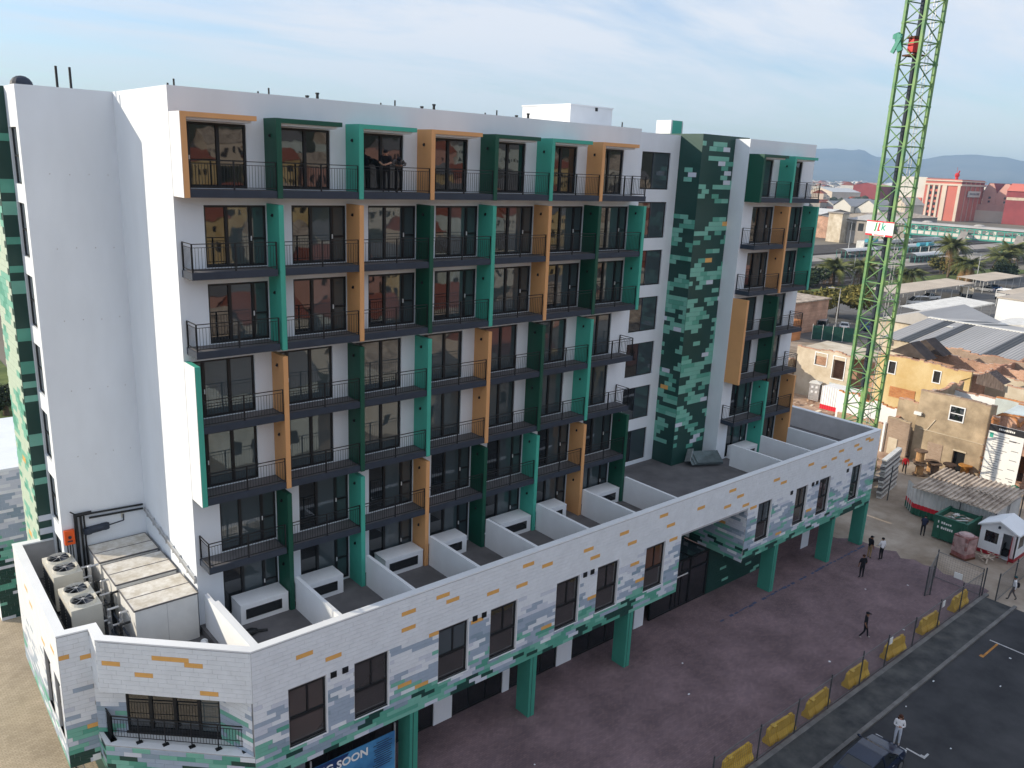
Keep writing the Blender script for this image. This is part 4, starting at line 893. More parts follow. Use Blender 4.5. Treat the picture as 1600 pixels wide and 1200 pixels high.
for (x, i) in bars: bp_.put(None, (x,-13.78,.004), R.uniform(-.08,.08), 'yellow plastic barrier '+where[i])
g = thing('site_gate', 'wire mesh gate frames standing open beside the sandy yard', 'gate', (45.2,-12.5,0))
for a, b in (((43.5,-11.8),(46.7,-11.05)),((46.75,-11.05),(46.65,-14.0)),((43.5,-11.8),(43.9,-11.95))):
    fence_panel(a,b,2.0).obj('mesh_leaf','fence',g)
for p in ((43.5,-11.8),(46.72,-11.03),(46.62,-14.2),(43.95,-11.95)): MB().tube((*p,0),(*p,2.15),.045,8).obj('gate_post','post',g)
MB().box(46.0,-13.02,.9,46.05,-12.5,1.3).obj('notice','signwhite',g)
g = thing('mesh_fence', 'wire mesh fence running past the guard hut to the road end', 'fence', (50,-15,0))
for a, b in (((46.6,-15.05),(50.0,-14.95)),((50.0,-14.95),(53.6,-14.85)),((53.6,-14.85),(57.5,-14.6))):
    fence_panel(a,b,1.9).obj('mesh_panel','fence',g); MB().tube((*a,0),(*a,2.1),.04,8).obj('post','post',g)
# ================================================================= vehicles
M['carpaint'] = mat('dark_blue_car_paint', (.006,.014,.040), .15, .1, 1, spec=.6); M['tyre'] = mat('tyre_rubber',(.012,.012,.012),.85,.1,3); M['rim'] = mat('wheel_rim',(.35,.35,.36),.35,.1,3,metal=.7)
M['carwhite'] = mat('white_car_paint',(.70,.70,.70),.3,.05,1); M['lamp'] = mat('lamp_lens',(.55,.56,.58),.1,.05,1); M['taillamp'] = mat('tail_lens',(.35,.01,.01),.2,.05,1); M['carglass'] = glassmat('car_glass',(.012,.016,.018),1.6,.0); M['carsilver'] = mat('silver_car_paint',(.36,.37,.39),.3,.05,1,metal=.3); M['carblue'] = mat('blue_car_paint',(.03,.09,.22),.3,.05,1)
def car(label, loc, rz, paint='carpaint', cat='car', kind='sedan', group=None, name='parked_car'):
    t = thing(name, label, cat, loc, rz, group)
    Lc, Wc = {'sedan': (4.5, 1.76), 'van': (4.8, 1.75), 'pickup': (5.0, 1.75)}[kind]
    # stations: x from the tail (-) to the nose (+); (x, half width, sill, belt)
    body = {'sedan': [(-2.25,.74,.42,.80),(-2.12,.82,.30,.98),(-1.6,.87,.22,1.02),(-.8,.88,.20,.98),(.4,.88,.20,.95),(1.2,.87,.22,.93),(1.8,.84,.24,.84),(2.12,.78,.28,.70),(2.25,.66,.36,.58)],
            'van': [(-2.4,.80,.40,1.1),(-2.34,.85,.30,1.15),(-1.0,.87,.25,1.15),(.9,.87,.25,1.12),(1.7,.86,.26,1.05),(2.2,.82,.30,.92),(2.38,.72,.38,.75)],
            'pickup': [(-2.5,.82,.45,.95),(-2.45,.86,.40,1.0),(-.6,.87,.3,1.0),(.8,.87,.28,1.0),(1.6,.86,.3,.98),(2.3,.82,.34,.9),(2.5,.74,.42,.72)]}[kind]
    cab = {'sedan': [(-1.75,.99,.72),(-1.15,1.38,.60),(-.2,1.45,.60),(.35,1.40,.60),(1.15,.94,.74)],
           'van': [(-2.32,1.15,.80),(-2.25,1.98,.70),(0,2.05,.72),(1.0,1.95,.70),(1.95,1.02,.78)],
           'pickup': [(-.55,1.0,.80),(-.45,1.62,.66),(.3,1.68,.66),(.7,1.62,.66),(1.35,1.0,.76)]}[kind]
    m_ = MB(); k = []
    for x, w, z0, z1 in body:
        k.append(len(m_.v)); m_.v += [(x,-w*.92,z0),(x,-w,z0+.18),(x,-w,z1-.16),(x,-w*.90,z1),(x,0,z1+.025),(x,w*.90,z1),(x,w,z1-.16),(x,w,z0+.18),(x,w*.92,z0)]
    for a, b in zip(k, k[1:]):
        for i in range(9): j = (i+1) % 9; m_.f.append((a+j, a+i, b+i, b+j)); m_.m.append(0)
    m_.f.append(tuple(k[0]+i for i in range(9))); m_.m.append(0); m_.f.append(tuple(k[-1]+8-i for i in range(9))); m_.m.append(0)
    m_.obj('body', paint, t, local=True, smooth=False)
    # greenhouse: glass skin with a painted roof and pillars
    gm = MB(); k = []
    for x, z, w in cab: k.append(len(gm.v)); gm.v += [(x,-w,z),(x,w,z)]
    zb = cab[0][1]-.04
    bl = [(x,-.80,zb) for x,_,_ in cab]; br = [(x,.80,zb) for x,_,_ in cab]; n = len(cab)
    for i in range(n-1):
        a, b = cab[i], cab[i+1]
        gm.quad((a[0],-a[2],a[1]),(a[0],a[2],a[1]),(b[0],b[2],b[1]),(b[0],-b[2],b[1]))
        gm.quad((a[0],-.81,zb),(a[0],-a[2],a[1]),(b[0],-b[2],b[1]),(b[0],-.81,zb)); gm.quad((a[0],a[2],a[1]),(a[0],.81,zb),(b[0],.81,zb),(b[0],b[2],b[1]))
    gm.quad((cab[0][0],-.81,zb),(cab[0][0],.81,zb),(cab[0][0],cab[0][2],cab[0][1]),(cab[0][0],-cab[0][2],cab[0][1]))
    gm.obj('window', 'carglass', t, local=True)
    rf = MB(); a, b, c = cab[1], cab[2], cab[3]
    for p, q in ((a,b),(b,c)):
        rf.quad((p[0]-.03,-p[2]-.01,p[1]+.008),(p[0]-.03,p[2]+.01,p[1]+.008),(q[0]+.03,q[2]+.01,q[1]+.008),(q[0]+.03,-q[2]-.01,q[1]+.008))
    for s in (-1, 1):
        for p, q in ((cab[0],a),(c,cab[4])): rf.bar((p[0],s*p[2],p[1]),(q[0],s*q[2],q[1]+.005),.07,.03)
        rf.bar((b[0],s*b[2],b[1]),(b[0],s*.82,zb),.09,.03); rf.bar((a[0],s*(a[2]+.005),a[1]),(c[0],s*(c[2]+.005),c[1]),.06,.03)
    rf.obj('roof', paint, t, local=True)
    for x in (-1.38, 1.38):
        for s in (-1, 1):
            w_ = MB(); w_.tube((x,s*.70,.31),(x,s*.885,.31),.31,16); wo = w_.obj('wheel','tyre',t,local=True); MB().tube((x,s*.80,.31),(x,s*.895,.31),.20,12).obj('rim','rim',wo,local=True)
    e = body[-2]; q = body[1]
    for s in (-1, 1):
        h_ = MB(); h_.obox((e[0]+.03,s*(e[1]-.2),e[3]-.12),Vector((1,0,0)),Vector((0,1,0)),Vector((0,0,1)),.09,.17,.07); h_.obj('headlight','lamp',t,local=True)
        h_ = MB(); h_.box(body[0][0]-.02,s*.5,.72,body[0][0]+.12,s*.76,.86); h_.obj('tail_light','taillamp',t,local=True)
        h_ = MB(); h_.ball((cab[4][0]-.25,s*1.0,zb+.10),.06,.11,.07,8,5); h_.bar((cab[4][0]-.25,s*.85,zb+.04),(cab[4][0]-.25,s*.95,zb+.08),.04); h_.obj('wing_mirror',paint if kind == 'sedan' else 'black',t,local=True)
    MB().box(body[-1][0]-.03,-.26,.40,body[-1][0]+.02,.26,.50).obj('number_plate','signwhite',t,local=True)
    if kind == 'sedan':
        for s in (-1,1):
            h_ = MB(); h_.box(-.55,s*.885,.78,-.38,s*.90,.81).box(.35,s*.885,.78,.52,s*.90,.81); h_.obj('door_handle','rim',t,local=True)
    if kind == 'pickup': MB().box(-2.38,-.72,.99,-.66,.72,1.03).obj('load_bed','charcoal',t,local=True)
    return t
car('dark blue parked car at the kerb beside the woman in white', (24.0,-17.8,.0), .02, 'carpaint')
# ================================================================= site yard: container, skip, pallet, hut, drums, wall of slabs
M['cwhite'] = mat('container_white',(.62,.62,.60),.6,.12,.8,col2=(.72,.72,.70)); M['cgreen'] = mat('container_green',(.02,.11,.07),.55,.2,1); M['rooftin'] = mat('old_tin_roof',(.26,.19,.14),.85,.35,.9,.004,10,col2=(.56,.47,.38),detail=9,pos=(.3,.62))
t = thing('site_container', 'white corrugated site container with red and green bands below', 'container', (57,-8,0))
def corr(mb, p, q, z0, z1, depth=.05, pitch=.28, mi=0):
    p = Vector(p); q = Vector(q); d = q-p; l = d.length; d.normalize(); n = Vector((d.y,-d.x)); k = int(l/pitch); prev = None
    for i in range(k+1):
        u0 = i*l/k
        for u, o in ((u0,0),(u0+pitch*.28,0),(u0+pitch*.42,-depth),(u0+pitch*.86,-depth)):
            if u > l: break
            c = p+d*u+n*o
            if prev is not None: mb.quad((prev.x,prev.y,z0),(c.x,c.y,z0),(c.x,c.y,z1),(prev.x,prev.y,z1),mi)
            prev = c
for (p, q) in (((56.7,-4.9),(56.7,-11.0)),((59.1,-4.9),(56.7,-4.9)),((56.7,-11.0),(59.1,-11.0))):
    for nm, za, zb_, m__ in (('green_band',0.05,.62,'cgreen'),('red_band',.62,1.0,'signred'),('side_panel',1.0,2.48,'cwhite')):
        m_ = MB(); corr(m_, p, q, za, zb_); m_.obj(nm, m__, t)
m_ = MB(); m_.box(56.82,-10.9,.05,59.05,-5.0,2.4); m_.box(56.66,-11.03,2.48,59.15,-4.87,2.56); m_.obj('container_core','cwhite',t)
dl = MB()
for u0, u1, z0, z1, k in ((0,1,.05,.62,0),(0,1,.62,1.0,1),(0,1,1.0,2.4,2)): dl.quad((56.7,-4.9,z0),(57.95,-3.7,z0),(57.95,-3.7,z1),(56.7,-4.9,z1),k); dl.quad((57.99,-3.74,z0),(56.74,-4.94,z0),(56.74,-4.94,z1),(57.99,-3.74,z1),k)
for f_ in (.25,.5,.75): dl.tube((56.68+1.25*f_,-4.93+1.2*f_+.04,.1),(56.68+1.25*f_,-4.93+1.2*f_+.04,2.35),.03,6,2)
dl.obj('door_leaf',['cgreen','signred','cwhite'],t)
rf = thing('tin_roof', 'weathered ribbed tin roof over the white container', 'roof', (59,-8,2.6))
def ribroof(y0, y1, x0, x1, z0, z1, nr):
    m_ = MB()
    for i in range(nr):
        ya = y0+(y1-y0)*i/nr; yb = y0+(y1-y0)*(i+1)/nr; ym = ya+(yb-ya)*.45; dz = R.uniform(-.015,.015)
        m_.quad((x0,ya,z0+dz),(x1,ya,z1+dz),(x1,ym,z1+dz),(x0,ym,z0+dz)); m_.bar((x0,yb-.09,z0+dz+.05),(x1,yb-.09,z1+dz+.05),.15,.12); m_.quad((x0,ym,z0+dz),(x1,ym,z1+dz),(x1,yb,z1+dz),(x0,yb,z0+dz))
    return m_
for k in range(9):
    y0 = -11.3+k*.71; ribroof(y0,y0+.70,56.0+R.uniform(-.2,.05),59.1+R.uniform(-.3,.3),2.62,2.80,2).obj('roof_sheet','rooftin',rf); ribroof(y0,y0+.70,59.0,62.0+R.uniform(-.2,.2),2.84,2.98,2).obj('roof_sheet','rooftin',rf)
for y in (-10,-7.5,-5.3): MB().bar((56.1,y,2.58),(62,y,2.92),.08).obj('rafter','crane_rust',rf)
for x,y in ((56.2,-11.2),(56.2,-8.6),(61.8,-11.2),(61.8,-5.2),(61.8,-8.2)): MB().tube((x,y,0),(x,y,2.6 if x<57 else 2.9),.045,8).obj('roof_post','post',rf)
t = thing('site_container', 'grey white container wall under the far half of the tin roof', 'container', (60.5,-8,0)); m_ = MB(); corr(m_,(59.4,-11.1),(61.7,-11.1),.05,2.5); corr(m_,(61.7,-5.1),(59.4,-5.1),.05,2.5); m_.box(59.42,-11.05,.05,61.7,-5.15,2.45); m_.obj('side_panel','cwhite',t)
t = thing('skip', 'dark green open skip with white lettering full of scrap', 'skip', (54.8,-9,0))
m_ = MB(); m_.prism([(53.45,-10.3),(53.55,-10.3),(53.55,-7.9),(53.45,-7.9)],.1,1.9); m_.box(53.55,-10.3,.1,56.2,-10.2,1.9); m_.box(53.55,-8.0,.1,56.2,-7.9,1.9); m_.box(56.1,-10.2,.1,56.2,-8.0,1.9); m_.box(53.55,-10.2,.1,56.1,-8.0,.3)
m_.box(53.4,-10.34,1.86,53.6,-7.86,1.96).box(53.6,-10.34,1.86,56.25,-10.16,1.96).box(53.6,-8.04,1.86,56.25,-7.86,1.96)
for y in (-9.9,-8.4): m_.box(53.38,y-.05,.1,53.45,y+.05,1.86)
m_.obj('skip_body','cgreen',t)
lt = MB()
for r in range(2):
    y = -8.2
    while y > -9.15-(.15*r): w = R.uniform(.07,.13); MB().box(53.435,y-w,1.38-.42*r,53.449,y,1.38-.42*r+R.uniform(.12,.2)).obj('letter','signwhite',t); y -= w+.05
m_ = MB()
for k in range(26): 
    a = R.uniform(0,PI); c = (R.uniform(54.1,55.7),R.uniform(-9.8,-8.4),R.uniform(1.5,1.9)); d = Vector((math.cos(a),math.sin(a),R.uniform(-.3,.3)))*R.uniform(.3,.9); m_.bar(Vector(c)-d*.5,Vector(c)+d*.5,R.uniform(.04,.2),.03,R.randint(0,2))
m_.box(53.6,-10.1,.4,56.05,-8.05,1.55,1); tag(m_.obj('scrap',['cgreen','rooftin','cwhite'],t), kind='stuff')
M['brickred'] = mat('wrapped_brick',(.30,.075,.065),.5,.3,1.8,.03,3,col2=(.36,.20,.19)); M['wrap'] = mat('plastic_wrap',(.42,.28,.27),.25,.3,2,.03,4)
t = thing('brick_pallet', 'pallet of red bricks wrapped in torn clear plastic', 'brick pallet', (51.9,-10.85,0), -.28)
m_ = MB(); m_.box(-.6,-.6,.0,.6,.6,.14); m_.obj('pallet_base','crane_rust',t,local=True)
for k in range(5):
    m_ = MB(); o_ = R.uniform(-.03,.03); m_.box(-.58+o_,-.56,.145+k*.32,.58+o_,.56,.145+k*.32+.31); m_.obj('brick_layer','brickred' if k % 2 == 0 else 'wrap',t,local=True)
m_ = MB(); m_.ball((0,0,1.78),.58,.55,.16,9,5); m_.quad((-.605,-.5,.5),(-.605,.3,.7),(-.62,.55,1.6),(-.62,-.4,1.75)); m_.quad((-.5,-.585,.6),(.4,-.585,.5),(.5,-.6,1.7),(-.4,-.6,1.6)); m_.obj('torn_wrap','wrap',t,local=True)
M['hutred'] = mat('hut_red',(.34,.015,.025),.5,.1,1)
t = thing('guard_hut', 'small white guard hut with red door, red base band and pale roof', 'hut', (55.1,-12.3,0))
hx0,hx1,hy0,hy1 = 54.0,56.2,-13.55,-11.05
wm = MB(); grid_wall(wm,(hx0,hy1),(hx0,hy0),.0,2.25,.08,[(.35,1.25,1.0,1.85),(1.55,2.2,0,2.0)]); grid_wall(wm,(hx0,hy0),(hx1,hy0),.0,2.25,.08,[(.5,1.6,.9,1.85)]); wm.quad((hx1,hy0,0),(hx1,hy1,0),(hx1,hy1,2.25),(hx1,hy0,2.25)); wm.quad((hx1,hy1,0),(hx0,hy1,0),(hx0,hy1,2.25),(hx1,hy1,2.25)); wm.quad((hx0,hy0,.03),(hx1,hy0,.03),(hx1,hy1,.03),(hx0,hy1,.03)); ym=(hy0+hy1)/2
wm.poly([(hx0,hy1,2.25),(hx0,hy0,2.25),(hx0,ym,2.8)]); wm.poly([(hx1,hy0,2.25),(hx1,hy1,2.25),(hx1,ym,2.8)]); wm.obj('hut_wall','coping',t)
rm = MB()
for s, ya in ((1,hy1+.18),(-1,hy0-.18)):
    rm.quad((hx0-.25,ya,2.18),(hx1+.2,ya,2.18),(hx1+.2,ym,2.86),(hx0-.25,ym,2.86)); rm.quad((hx0-.25,ya,2.24),(hx0-.25,ym,2.92),(hx1+.2,ym,2.92),(hx1+.2,ya,2.24)); rm.quad((hx0-.25,ya,2.12),(hx0-.25,ym,2.80),(hx0-.25,ym,2.92),(hx0-.25,ya,2.24))
rm.obj('roof','coping',t)
m_ = MB(); m_.box(hx0-.02,hy0-.02,0,hx0-.001,hy1-2.2,.28); m_.box(hx0-.02,hy1-1.55,0,hx0-.001,hy1+.0,.28); m_.box(hx0,hy0-.02,0,hx1,hy0-.001,.28); m_.obj('base_band','hutred',t)
m_ = MB(); m_.obox((hx0-.28,hy1-2.25,1.0),Vector((.97,.25,0)).normalized(),Vector((-.25,.97,0)).normalized(),Vector((0,0,1)),.32,.02,.98); m_.obj('door','hutred',t)
for a, b in ((.35,.78),(.82,1.25)):
    w_ = MB().box(hx0+.03,hy1-b,1.0,hx0+.045,hy1-a,1.85).obj('pane','glass',t); f = MB()
    for i in range(4): f.box(hx0-.005,hy1-b,1.0+i*.27,hx0+.02,hy1-a,1.03+i*.27)
    f.box(hx0-.005,hy1-b,1.0,hx0+.02,hy1-b+.04,1.85); f.obj('window_bars','black',t)
MB().box(hx0+.5,hy0+.03,.9,hx0+1.6,hy0+.045,1.85).obj('pane','glass',t)
m_ = MB(); m_.box(hx0-.2,-12.35,2.3,hx0-.02,-12.22,2.45); m_.obj('hut_lamp','charcoal',t)
MB().box(54.6,-12.9,0,55.1,-12.5,.5).box(54.65,-12.6,.5,55.05,-12.55,1.0).obj('chair','black',t)
m_ = MB()
for k in range(14): a = R.uniform(0,PI); c = Vector((52.9+R.uniform(-.5,.5),-12.0+R.uniform(-.5,.4),.1+R.uniform(0,.3))); d = Vector((math.cos(a),math.sin(a),R.uniform(-.2,.4)))*.5; m_.bar(c-d,c+d,.09,.03)
tag(m_.obj('plank_pile','rooftin'), 'heap of broken timber in front of the guard hut', 'timber heap')
M['concr'] = mat('grey_concrete',(.30,.29,.28),.9,.2,1); M['timber'] = mat('raw_timber',(.42,.24,.11),.8,.25,3); M['timbdark'] = mat('dark_timber',(.14,.09,.06),.85,.3,3)
spots = [(66.9,-.9,0,'timber','orange cable drum nearest the walking man'),(67.3,-.6,1.15,'timber','cable drum standing on top of another drum'),(68.3,-1.7,0,'timbdark','dark brown cable drum, second along the wall'),(68.7,-1.2,.0,'timber','small drum behind the dark brown one'),(69.3,-2.6,0,'timbdark','big grey brown drum in the middle of the row'),(70.3,-3.6,0,'lineorange','bright orange drum at the end by the doorway')]
for x,y,z,m__,lb in spots:
    t = thing('cable_drum', lb, 'cable drum', (x,y,z), 0, 'cable drums by the ruined house'); MB().tube((0,0,.08),(0,0,1.02),.36,14).obj('core',m__,t,local=True)
    for zz in (0,1.02): MB().tube((0,0,zz),(0,0,zz+.09),.60,16).obj('flange','timbdark' if m__ != 'lineorange' else m__,t,local=True)
t = thing('slab_stack', 'stack of pale concrete panels against the podium corner', 'slab stack', (58.5,-1.2,0))
k = 0; z = 0
while z < 3.6:
    m_ = MB(); o_ = R.uniform(-.15,.15); m_.prism([(57.6+o_,-1.35),(57.7+o_,-1.75),(62.2+o_,-.95),(62.2,-.55)],z,z+.17); m_.obj('slab',('cwhite','concr','cwhite','floor')[k % 4],t); z += .245; k += 1
MB().tube((58.0,-2.2,0),(58.0,-2.2,3.2),.05,8).obj('prop','post',t)
# ================================================================= ruined houses
M['yplaster'] = mat('yellow_plaster',(.62,.44,.19),.9,.12,.35,.01,10,col2=(.70,.57,.33),detail=9); M['gplaster'] = mat('grey_render',(.36,.28,.19),.9,.3,.5,.015,9,col2=(.54,.43,.30),detail=9); M['cplaster'] = mat('cream_plaster',(.60,.50,.36),.9,.22,.4,.02,8,col2=(.70,.63,.52),detail=9)
M['rbrick'] = brickmat('red_brick',(.42,.22,.145),(.54,.31,.21),(.52,.40,.32),.40,.14,.02,.9,'yz',.40,.02); M['rbrickx'] = brickmat('red_brick_side',(.38,.17,.10),(.50,.26,.17),(.48,.36,.28),.40,.14,.02,.9,'xz',.40,.02)
M['obrick'] = brickmat('orange_brick',(.52,.19,.06),(.62,.27,.10),(.42,.26,.16),.36,.12,.016,.9,'yz',.3,.012); M['pbrick'] = brickmat('plain_brick',(.30,.20,.14),(.38,.27,.20),(.42,.36,.30),.26,.09,.014,.9,'yz',.25,.012)
M['rubble'] = mat('rubble_stone',(.36,.20,.13),.95,.4,1.2,col2=(.50,.38,.28)); M['roofdark'] = mat('charred_roof',(.07,.055,.05),.9,.3,1); M['paneln'] = mat('pale_blue_panel',(.55,.62,.62),.7,.15,.6)
def ragged(seed, base, amp): return lambda u: base + amp*(vn(u*.55+seed,1.3)-.5)*2 + .12*math.floor(3*vn(u*2.1+seed,8.8))-.2
def rwall(parent, name, P0, P1, h, amp, m__, holes=(), th=.35, seed=0.0, capm='rbrick', step=.45, z0=0):
    mb = MB(); fn = ragged(seed,h,amp); grid_wall(mb,P0,P1,z0,h-amp-.5,th,list(holes),0); 
    p0 = Vector(P0); p1 = Vector(P1); d = p1-p0; l = d.length; d.normalize(); n = Vector((-d.y,d.x)); k = max(1,int(l/step)); zl = h-amp-.5
    for i in range(k):
        a, b = l*i/k, l*(i+1)/k; z = max(zl+.05, fn(a)); q = [p0+d*a, p0+d*b, p0+d*b+n*th, p0+d*a+n*th]
        mb.prism([(c.x,c.y) for c in q], zl, z-.12, 0); mb.prism([(c.x,c.y) for c in q], z-.118, z, 1)
    return mb.obj(name, [m__,capm], parent)
def wframe(parent, x, ya, yb, za, zb, m__='coping', glass=None, cross=False):
    f = MB(); w = .1; f.box(x-.05,ya-w,za-w,x+.1,ya,zb+w).box(x-.05,yb,za-w,x+.1,yb+w,zb+w).box(x-.05,ya,za-w,x+.1,yb,za).box(x-.05,ya,zb,x+.1,yb,zb+w)
    if cross: f.box(x-.02,ya,(za+zb)/2-.04,x+.05,yb,(za+zb)/2+.04)
    o = f.obj('window_frame',m__,parent)
    if glass: MB().box(x+.12,ya,za,x+.14,yb,zb).obj('pane',glass,o)
t = thing('ruined_house', 'roofless yellow plastered house with two narrow windows', 'house', (82,7,0))
rwall(t,'wall',(82,11.7),(82,1.5),7.75,.35,'yplaster',[(1.4,2.15,5.55,6.9),(6.4,7.1,5.6,6.85)],seed=1); wframe(t,82,9.55,10.3,5.55,6.9,'coping','glass'); wframe(t,82,4.6,5.3,5.6,6.85,'coping','glass')
rwall(t,'wall',(82.4,1.5),(98,1.5),7.2,.5,'rbrickx',seed=4,th=.3); rwall(t,'wall',(96,11.7),(82.4,11.7),7.0,.6,'cplaster',seed=5,th=.3)
for i,(x,h) in enumerate(((86.5,7.3),(90.5,7.6),(94.5,7.9))): rwall(t,'inner_wall',(x,12.5),(x,-8),h-.5,.45,('cplaster','rbrick','pbrick')[i],seed=10+i*3,th=.35)
m_ = MB()
for a in (84,88): m_.poly([(a,11.5,7.6),(a,7,7.4),(a,9.3,9.0)]); m_.quad((a,11.5,7.6),(a+2.5,11.5,7.6),(a+2.5,9.3,9.0),(a,9.3,9.0)); m_.quad((a,9.3,9.0),(a+2.5,9.3,9.0),(a+2.5,7,7.4),(a,7,7.4))
m_.obj('collapsed_roof','roofdark',t)
m_ = MB(); m_.box(81.95,6.9,2.9,82.02,9.8,4.1); m_.obj('brick_patch','obrick',t)
t = thing('ruined_wall', 'tall cream ruined wall with empty window and doorway on the left', 'wall', (83,18,0))
rwall(t,'wall',(83,22.5),(83,15.2),6.4,.4,'cplaster',[(2.6,4.1,4.4,5.9),(5.0,6.5,3.2,5.9)],seed=21); wframe(t,83,18.4,19.9,4.4,5.9); wframe(t,83,16.0,17.5,3.2,5.9)
rwall(t,'inner_wall',(86,22.5),(86,12),5.4,.5,'rbrick',seed=25); rwall(t,'side_wall',(78.5,22.8),(86,22.8),4.2,.9,'gplaster',seed=27); m_ = MB(); m_.box(82.9,15.2,0,83.0,17.6,2.6); m_.obj('cream_panel','paneln',t)
m_ = MB(); m_.prism([(83.3,22),(90,22.4),(90,14),(83.3,14.5)],6.0,6.15); m_.obj('fallen_ceiling','cplaster',t)
t = thing('low_wall', 'low white plastered wall with a sloping broken top', 'wall', (76.5,7,0))
rwall(t,'wall',(76.5,13),(76.5,3.2),3.6,.7,'coping',[(8.2,9.3,.9,2.4)],seed=31,capm='obrick'); rwall(t,'front_wall',(73,11),(73,2.4),2.3,.3,'gplaster',seed=33); MB().box(76.9,3.7,.9,76.95,4.8,2.4).obj('boarding','timbdark',t)
t = thing('ruined_house', 'roofless two storey grey rendered house with sash window and dark doorway', 'house', (71,-1.5,0))
rwall(t,'wall',(70.6,1.7),(70.6,-5.1),7.3,.15,'gplaster',[(3.0,4.2,5.0,6.3),(3.9,5.0,0,2.15)],seed=41,capm='pbrick'); wframe(t,70.6,-2.5,-1.3,5.0,6.3,'coping','glass',True)
rwall(t,'side_wall',(70.95,-5.1),(80,-5.1),5.0,.8,'gplaster',seed=43); rwall(t,'side_wall',(80,1.7),(70.95,1.7),6.9,.5,'gplaster',seed=44)
MB().box(70.9,-3.3,0,70.95,-2.2,2.1).obj('doorway_board','black',t); MB().box(70.55,-3.35,2.1,70.62,-2.15,2.25).obj('lintel','cplaster',t)
m_ = MB(); m_.box(70.54,-5.0,3.35,70.6,1.2,3.42); m_.bar((70.57,.6,3.3),(70.57,-.1,4.6),.08); m_.obj('string_course','cplaster',t)
m_ = MB(); m_.box(70.56,-1.2,.2,70.599,.2,2.3); m_.obj('brick_infill','pbrick',t); MB().box(70.3,1.2,4.7,70.6,1.9,5.0).obj('broken_vent','signwhite',t)
t = thing('brick_annex', 'small brick fronted annex with bricked up door left of the grey house', 'annex', (70,2.8,0))
rwall(t,'wall',(69.6,4.0),(69.6,1.75),4.1,.2,'pbrick',seed=51,capm='gplaster'); MB().box(69.54,2.7,.1,69.599,3.6,2.0).obj('bricked_door','cplaster',t); rwall(t,'side_wall',(75,4.05),(69.95,4.05),3.6,.5,'gplaster',seed=52); MB().box(69.4,4.05,0,69.62,4.25,3.4).obj('white_edge','coping',t)
rwall(t,'upper_wall',(71.8,4.2),(71.8,1.72),5.6,.4,'gplaster',seed=55)
M['timberg'] = mat('grey_timber',(.10,.075,.065),.9,.45,2.5,stretch=(1,6,.4),col2=(.22,.17,.15))
m_ = MB(); m_.poly([(82,.95,6.4),(82,-1.8,6.2),(82,-1.75,6.9),(82,-.1,7.85),(82,.95,7.25)]); m_.quad((82,-.1,7.85),(82,-1.75,6.9),(84,-1.75,6.9),(84,-.1,7.85)); m_.quad((82,.95,7.25),(82,-.1,7.85),(84,-.1,7.85),(84,.95,7.25)); m_.quad((82,.95,7.25),(84,.95,7.25),(83.2,2.6,6.3),(81.8,2.5,6.4)); m_.obj('timber_gable','timberg',t)
rwall(t,'inner_wall',(82.3,-1.9),(82.3,-8),7.0,.4,'cplaster',seed=71); rwall(t,'inner_wall',(78,1.6),(78,-2.5),6.4,.2,'coping',seed=73,capm='rbrick',step=.3); rwall(t,'inner_wall',(77.9,-2.55),(77.9,-9),6.6,.2,'paneln',seed=74,capm='obrick',step=.3)
t = thing('ruined_brick_house', 'torn open red brick building with orange brick arches behind the notice board', 'house', (72.5,-9,0))
rwall(t,'wall',(71.5,-5.3),(71.5,-14),6.6,.25,'rbrick',[(.8,2.8,.5,3.0),(4.2,6.4,.5,3.0)],seed=61,capm='obrick'); rwall(t,'pier',(69.9,-5.15),(69.9,-5.75),6.4,.6,'obrick',seed=62,step=.2); rwall(t,'back_wall',(76,-5.2),(76,-16),7.0,.3,'obrick',seed=63); rwall(t,'side_wall',(71.9,-14),(80,-14),7.0,.5,'rbrickx',seed=65)
m_ = MB()
for y in (-5.9,-8.1,-10.3):
    for i in range(9):
        a0, a1 = PI*i/9, PI*(i+1)/9; m_.quad((71.35,y+.95*math.cos(a0),5.6+.8*math.sin(a0)),(71.35,y+.95*math.cos(a1),5.6+.8*math.sin(a1)),(71.35,y+1.15*math.cos(a1),5.6+1.05*math.sin(a1)),(71.35,y+1.15*math.cos(a0),5.6+1.05*math.sin(a0)))
        m_.quad((71.35,y+.95*math.cos(a0),5.6+.8*math.sin(a0)),(71.5,y+.95*math.cos(a0),5.6+.8*math.sin(a0)),(71.5,y+.95*math.cos(a1),5.6+.8*math.sin(a1)),(71.35,y+.95*math.cos(a1),5.6+.8*math.sin(a1)))
m_.obj('brick_arch','obrick',t); m_ = MB(); m_.quad((71.6,-5.2,6.3),(75.9,-5.2,6.6),(75.9,-14,6.6),(71.6,-14,6.3)); m_.obj('roof_panel','paneln',t)
m_ = MB()
for k in range(60): m_.box(*(lambda x,y,z,a,b,c:(x,y,z,x+a,y+b,z+c))(69.6+R.uniform(-.15,.3),-5.6+R.uniform(-.4,.4),R.uniform(0,6.2),.22,.1+R.random()*.2,.09))
tag(m_.obj('broken_brick','obrick',t), kind='stuff')
t = thing('notice_board', 'tall white notice board with black header listing contractors', 'notice board', (68.6,-7,0))
m_ = MB(); m_.box(68.55,-8.45,.9,68.63,-5.55,6.05); m_.obj('board','signwhite',t); m_ = MB(); m_.box(68.535,-8.45,5.45,68.549,-5.55,6.05); m_.obj('header','ink',t)
text_obj('header_text','PROJECT TEAM',.24,'signwhite',t,(68.53,-6.0,5.66),(0,-1,0),(0,0,1),.002,True) if False else None
hl = MB(); y = -6.35
while y > -7.6: w = R.uniform(.07,.16); MB().box(68.528,y-w,5.66,68.534,y,5.66+R.uniform(.14,.2)).obj('letter','signwhite',t); y -= w+.04
pl = MB()
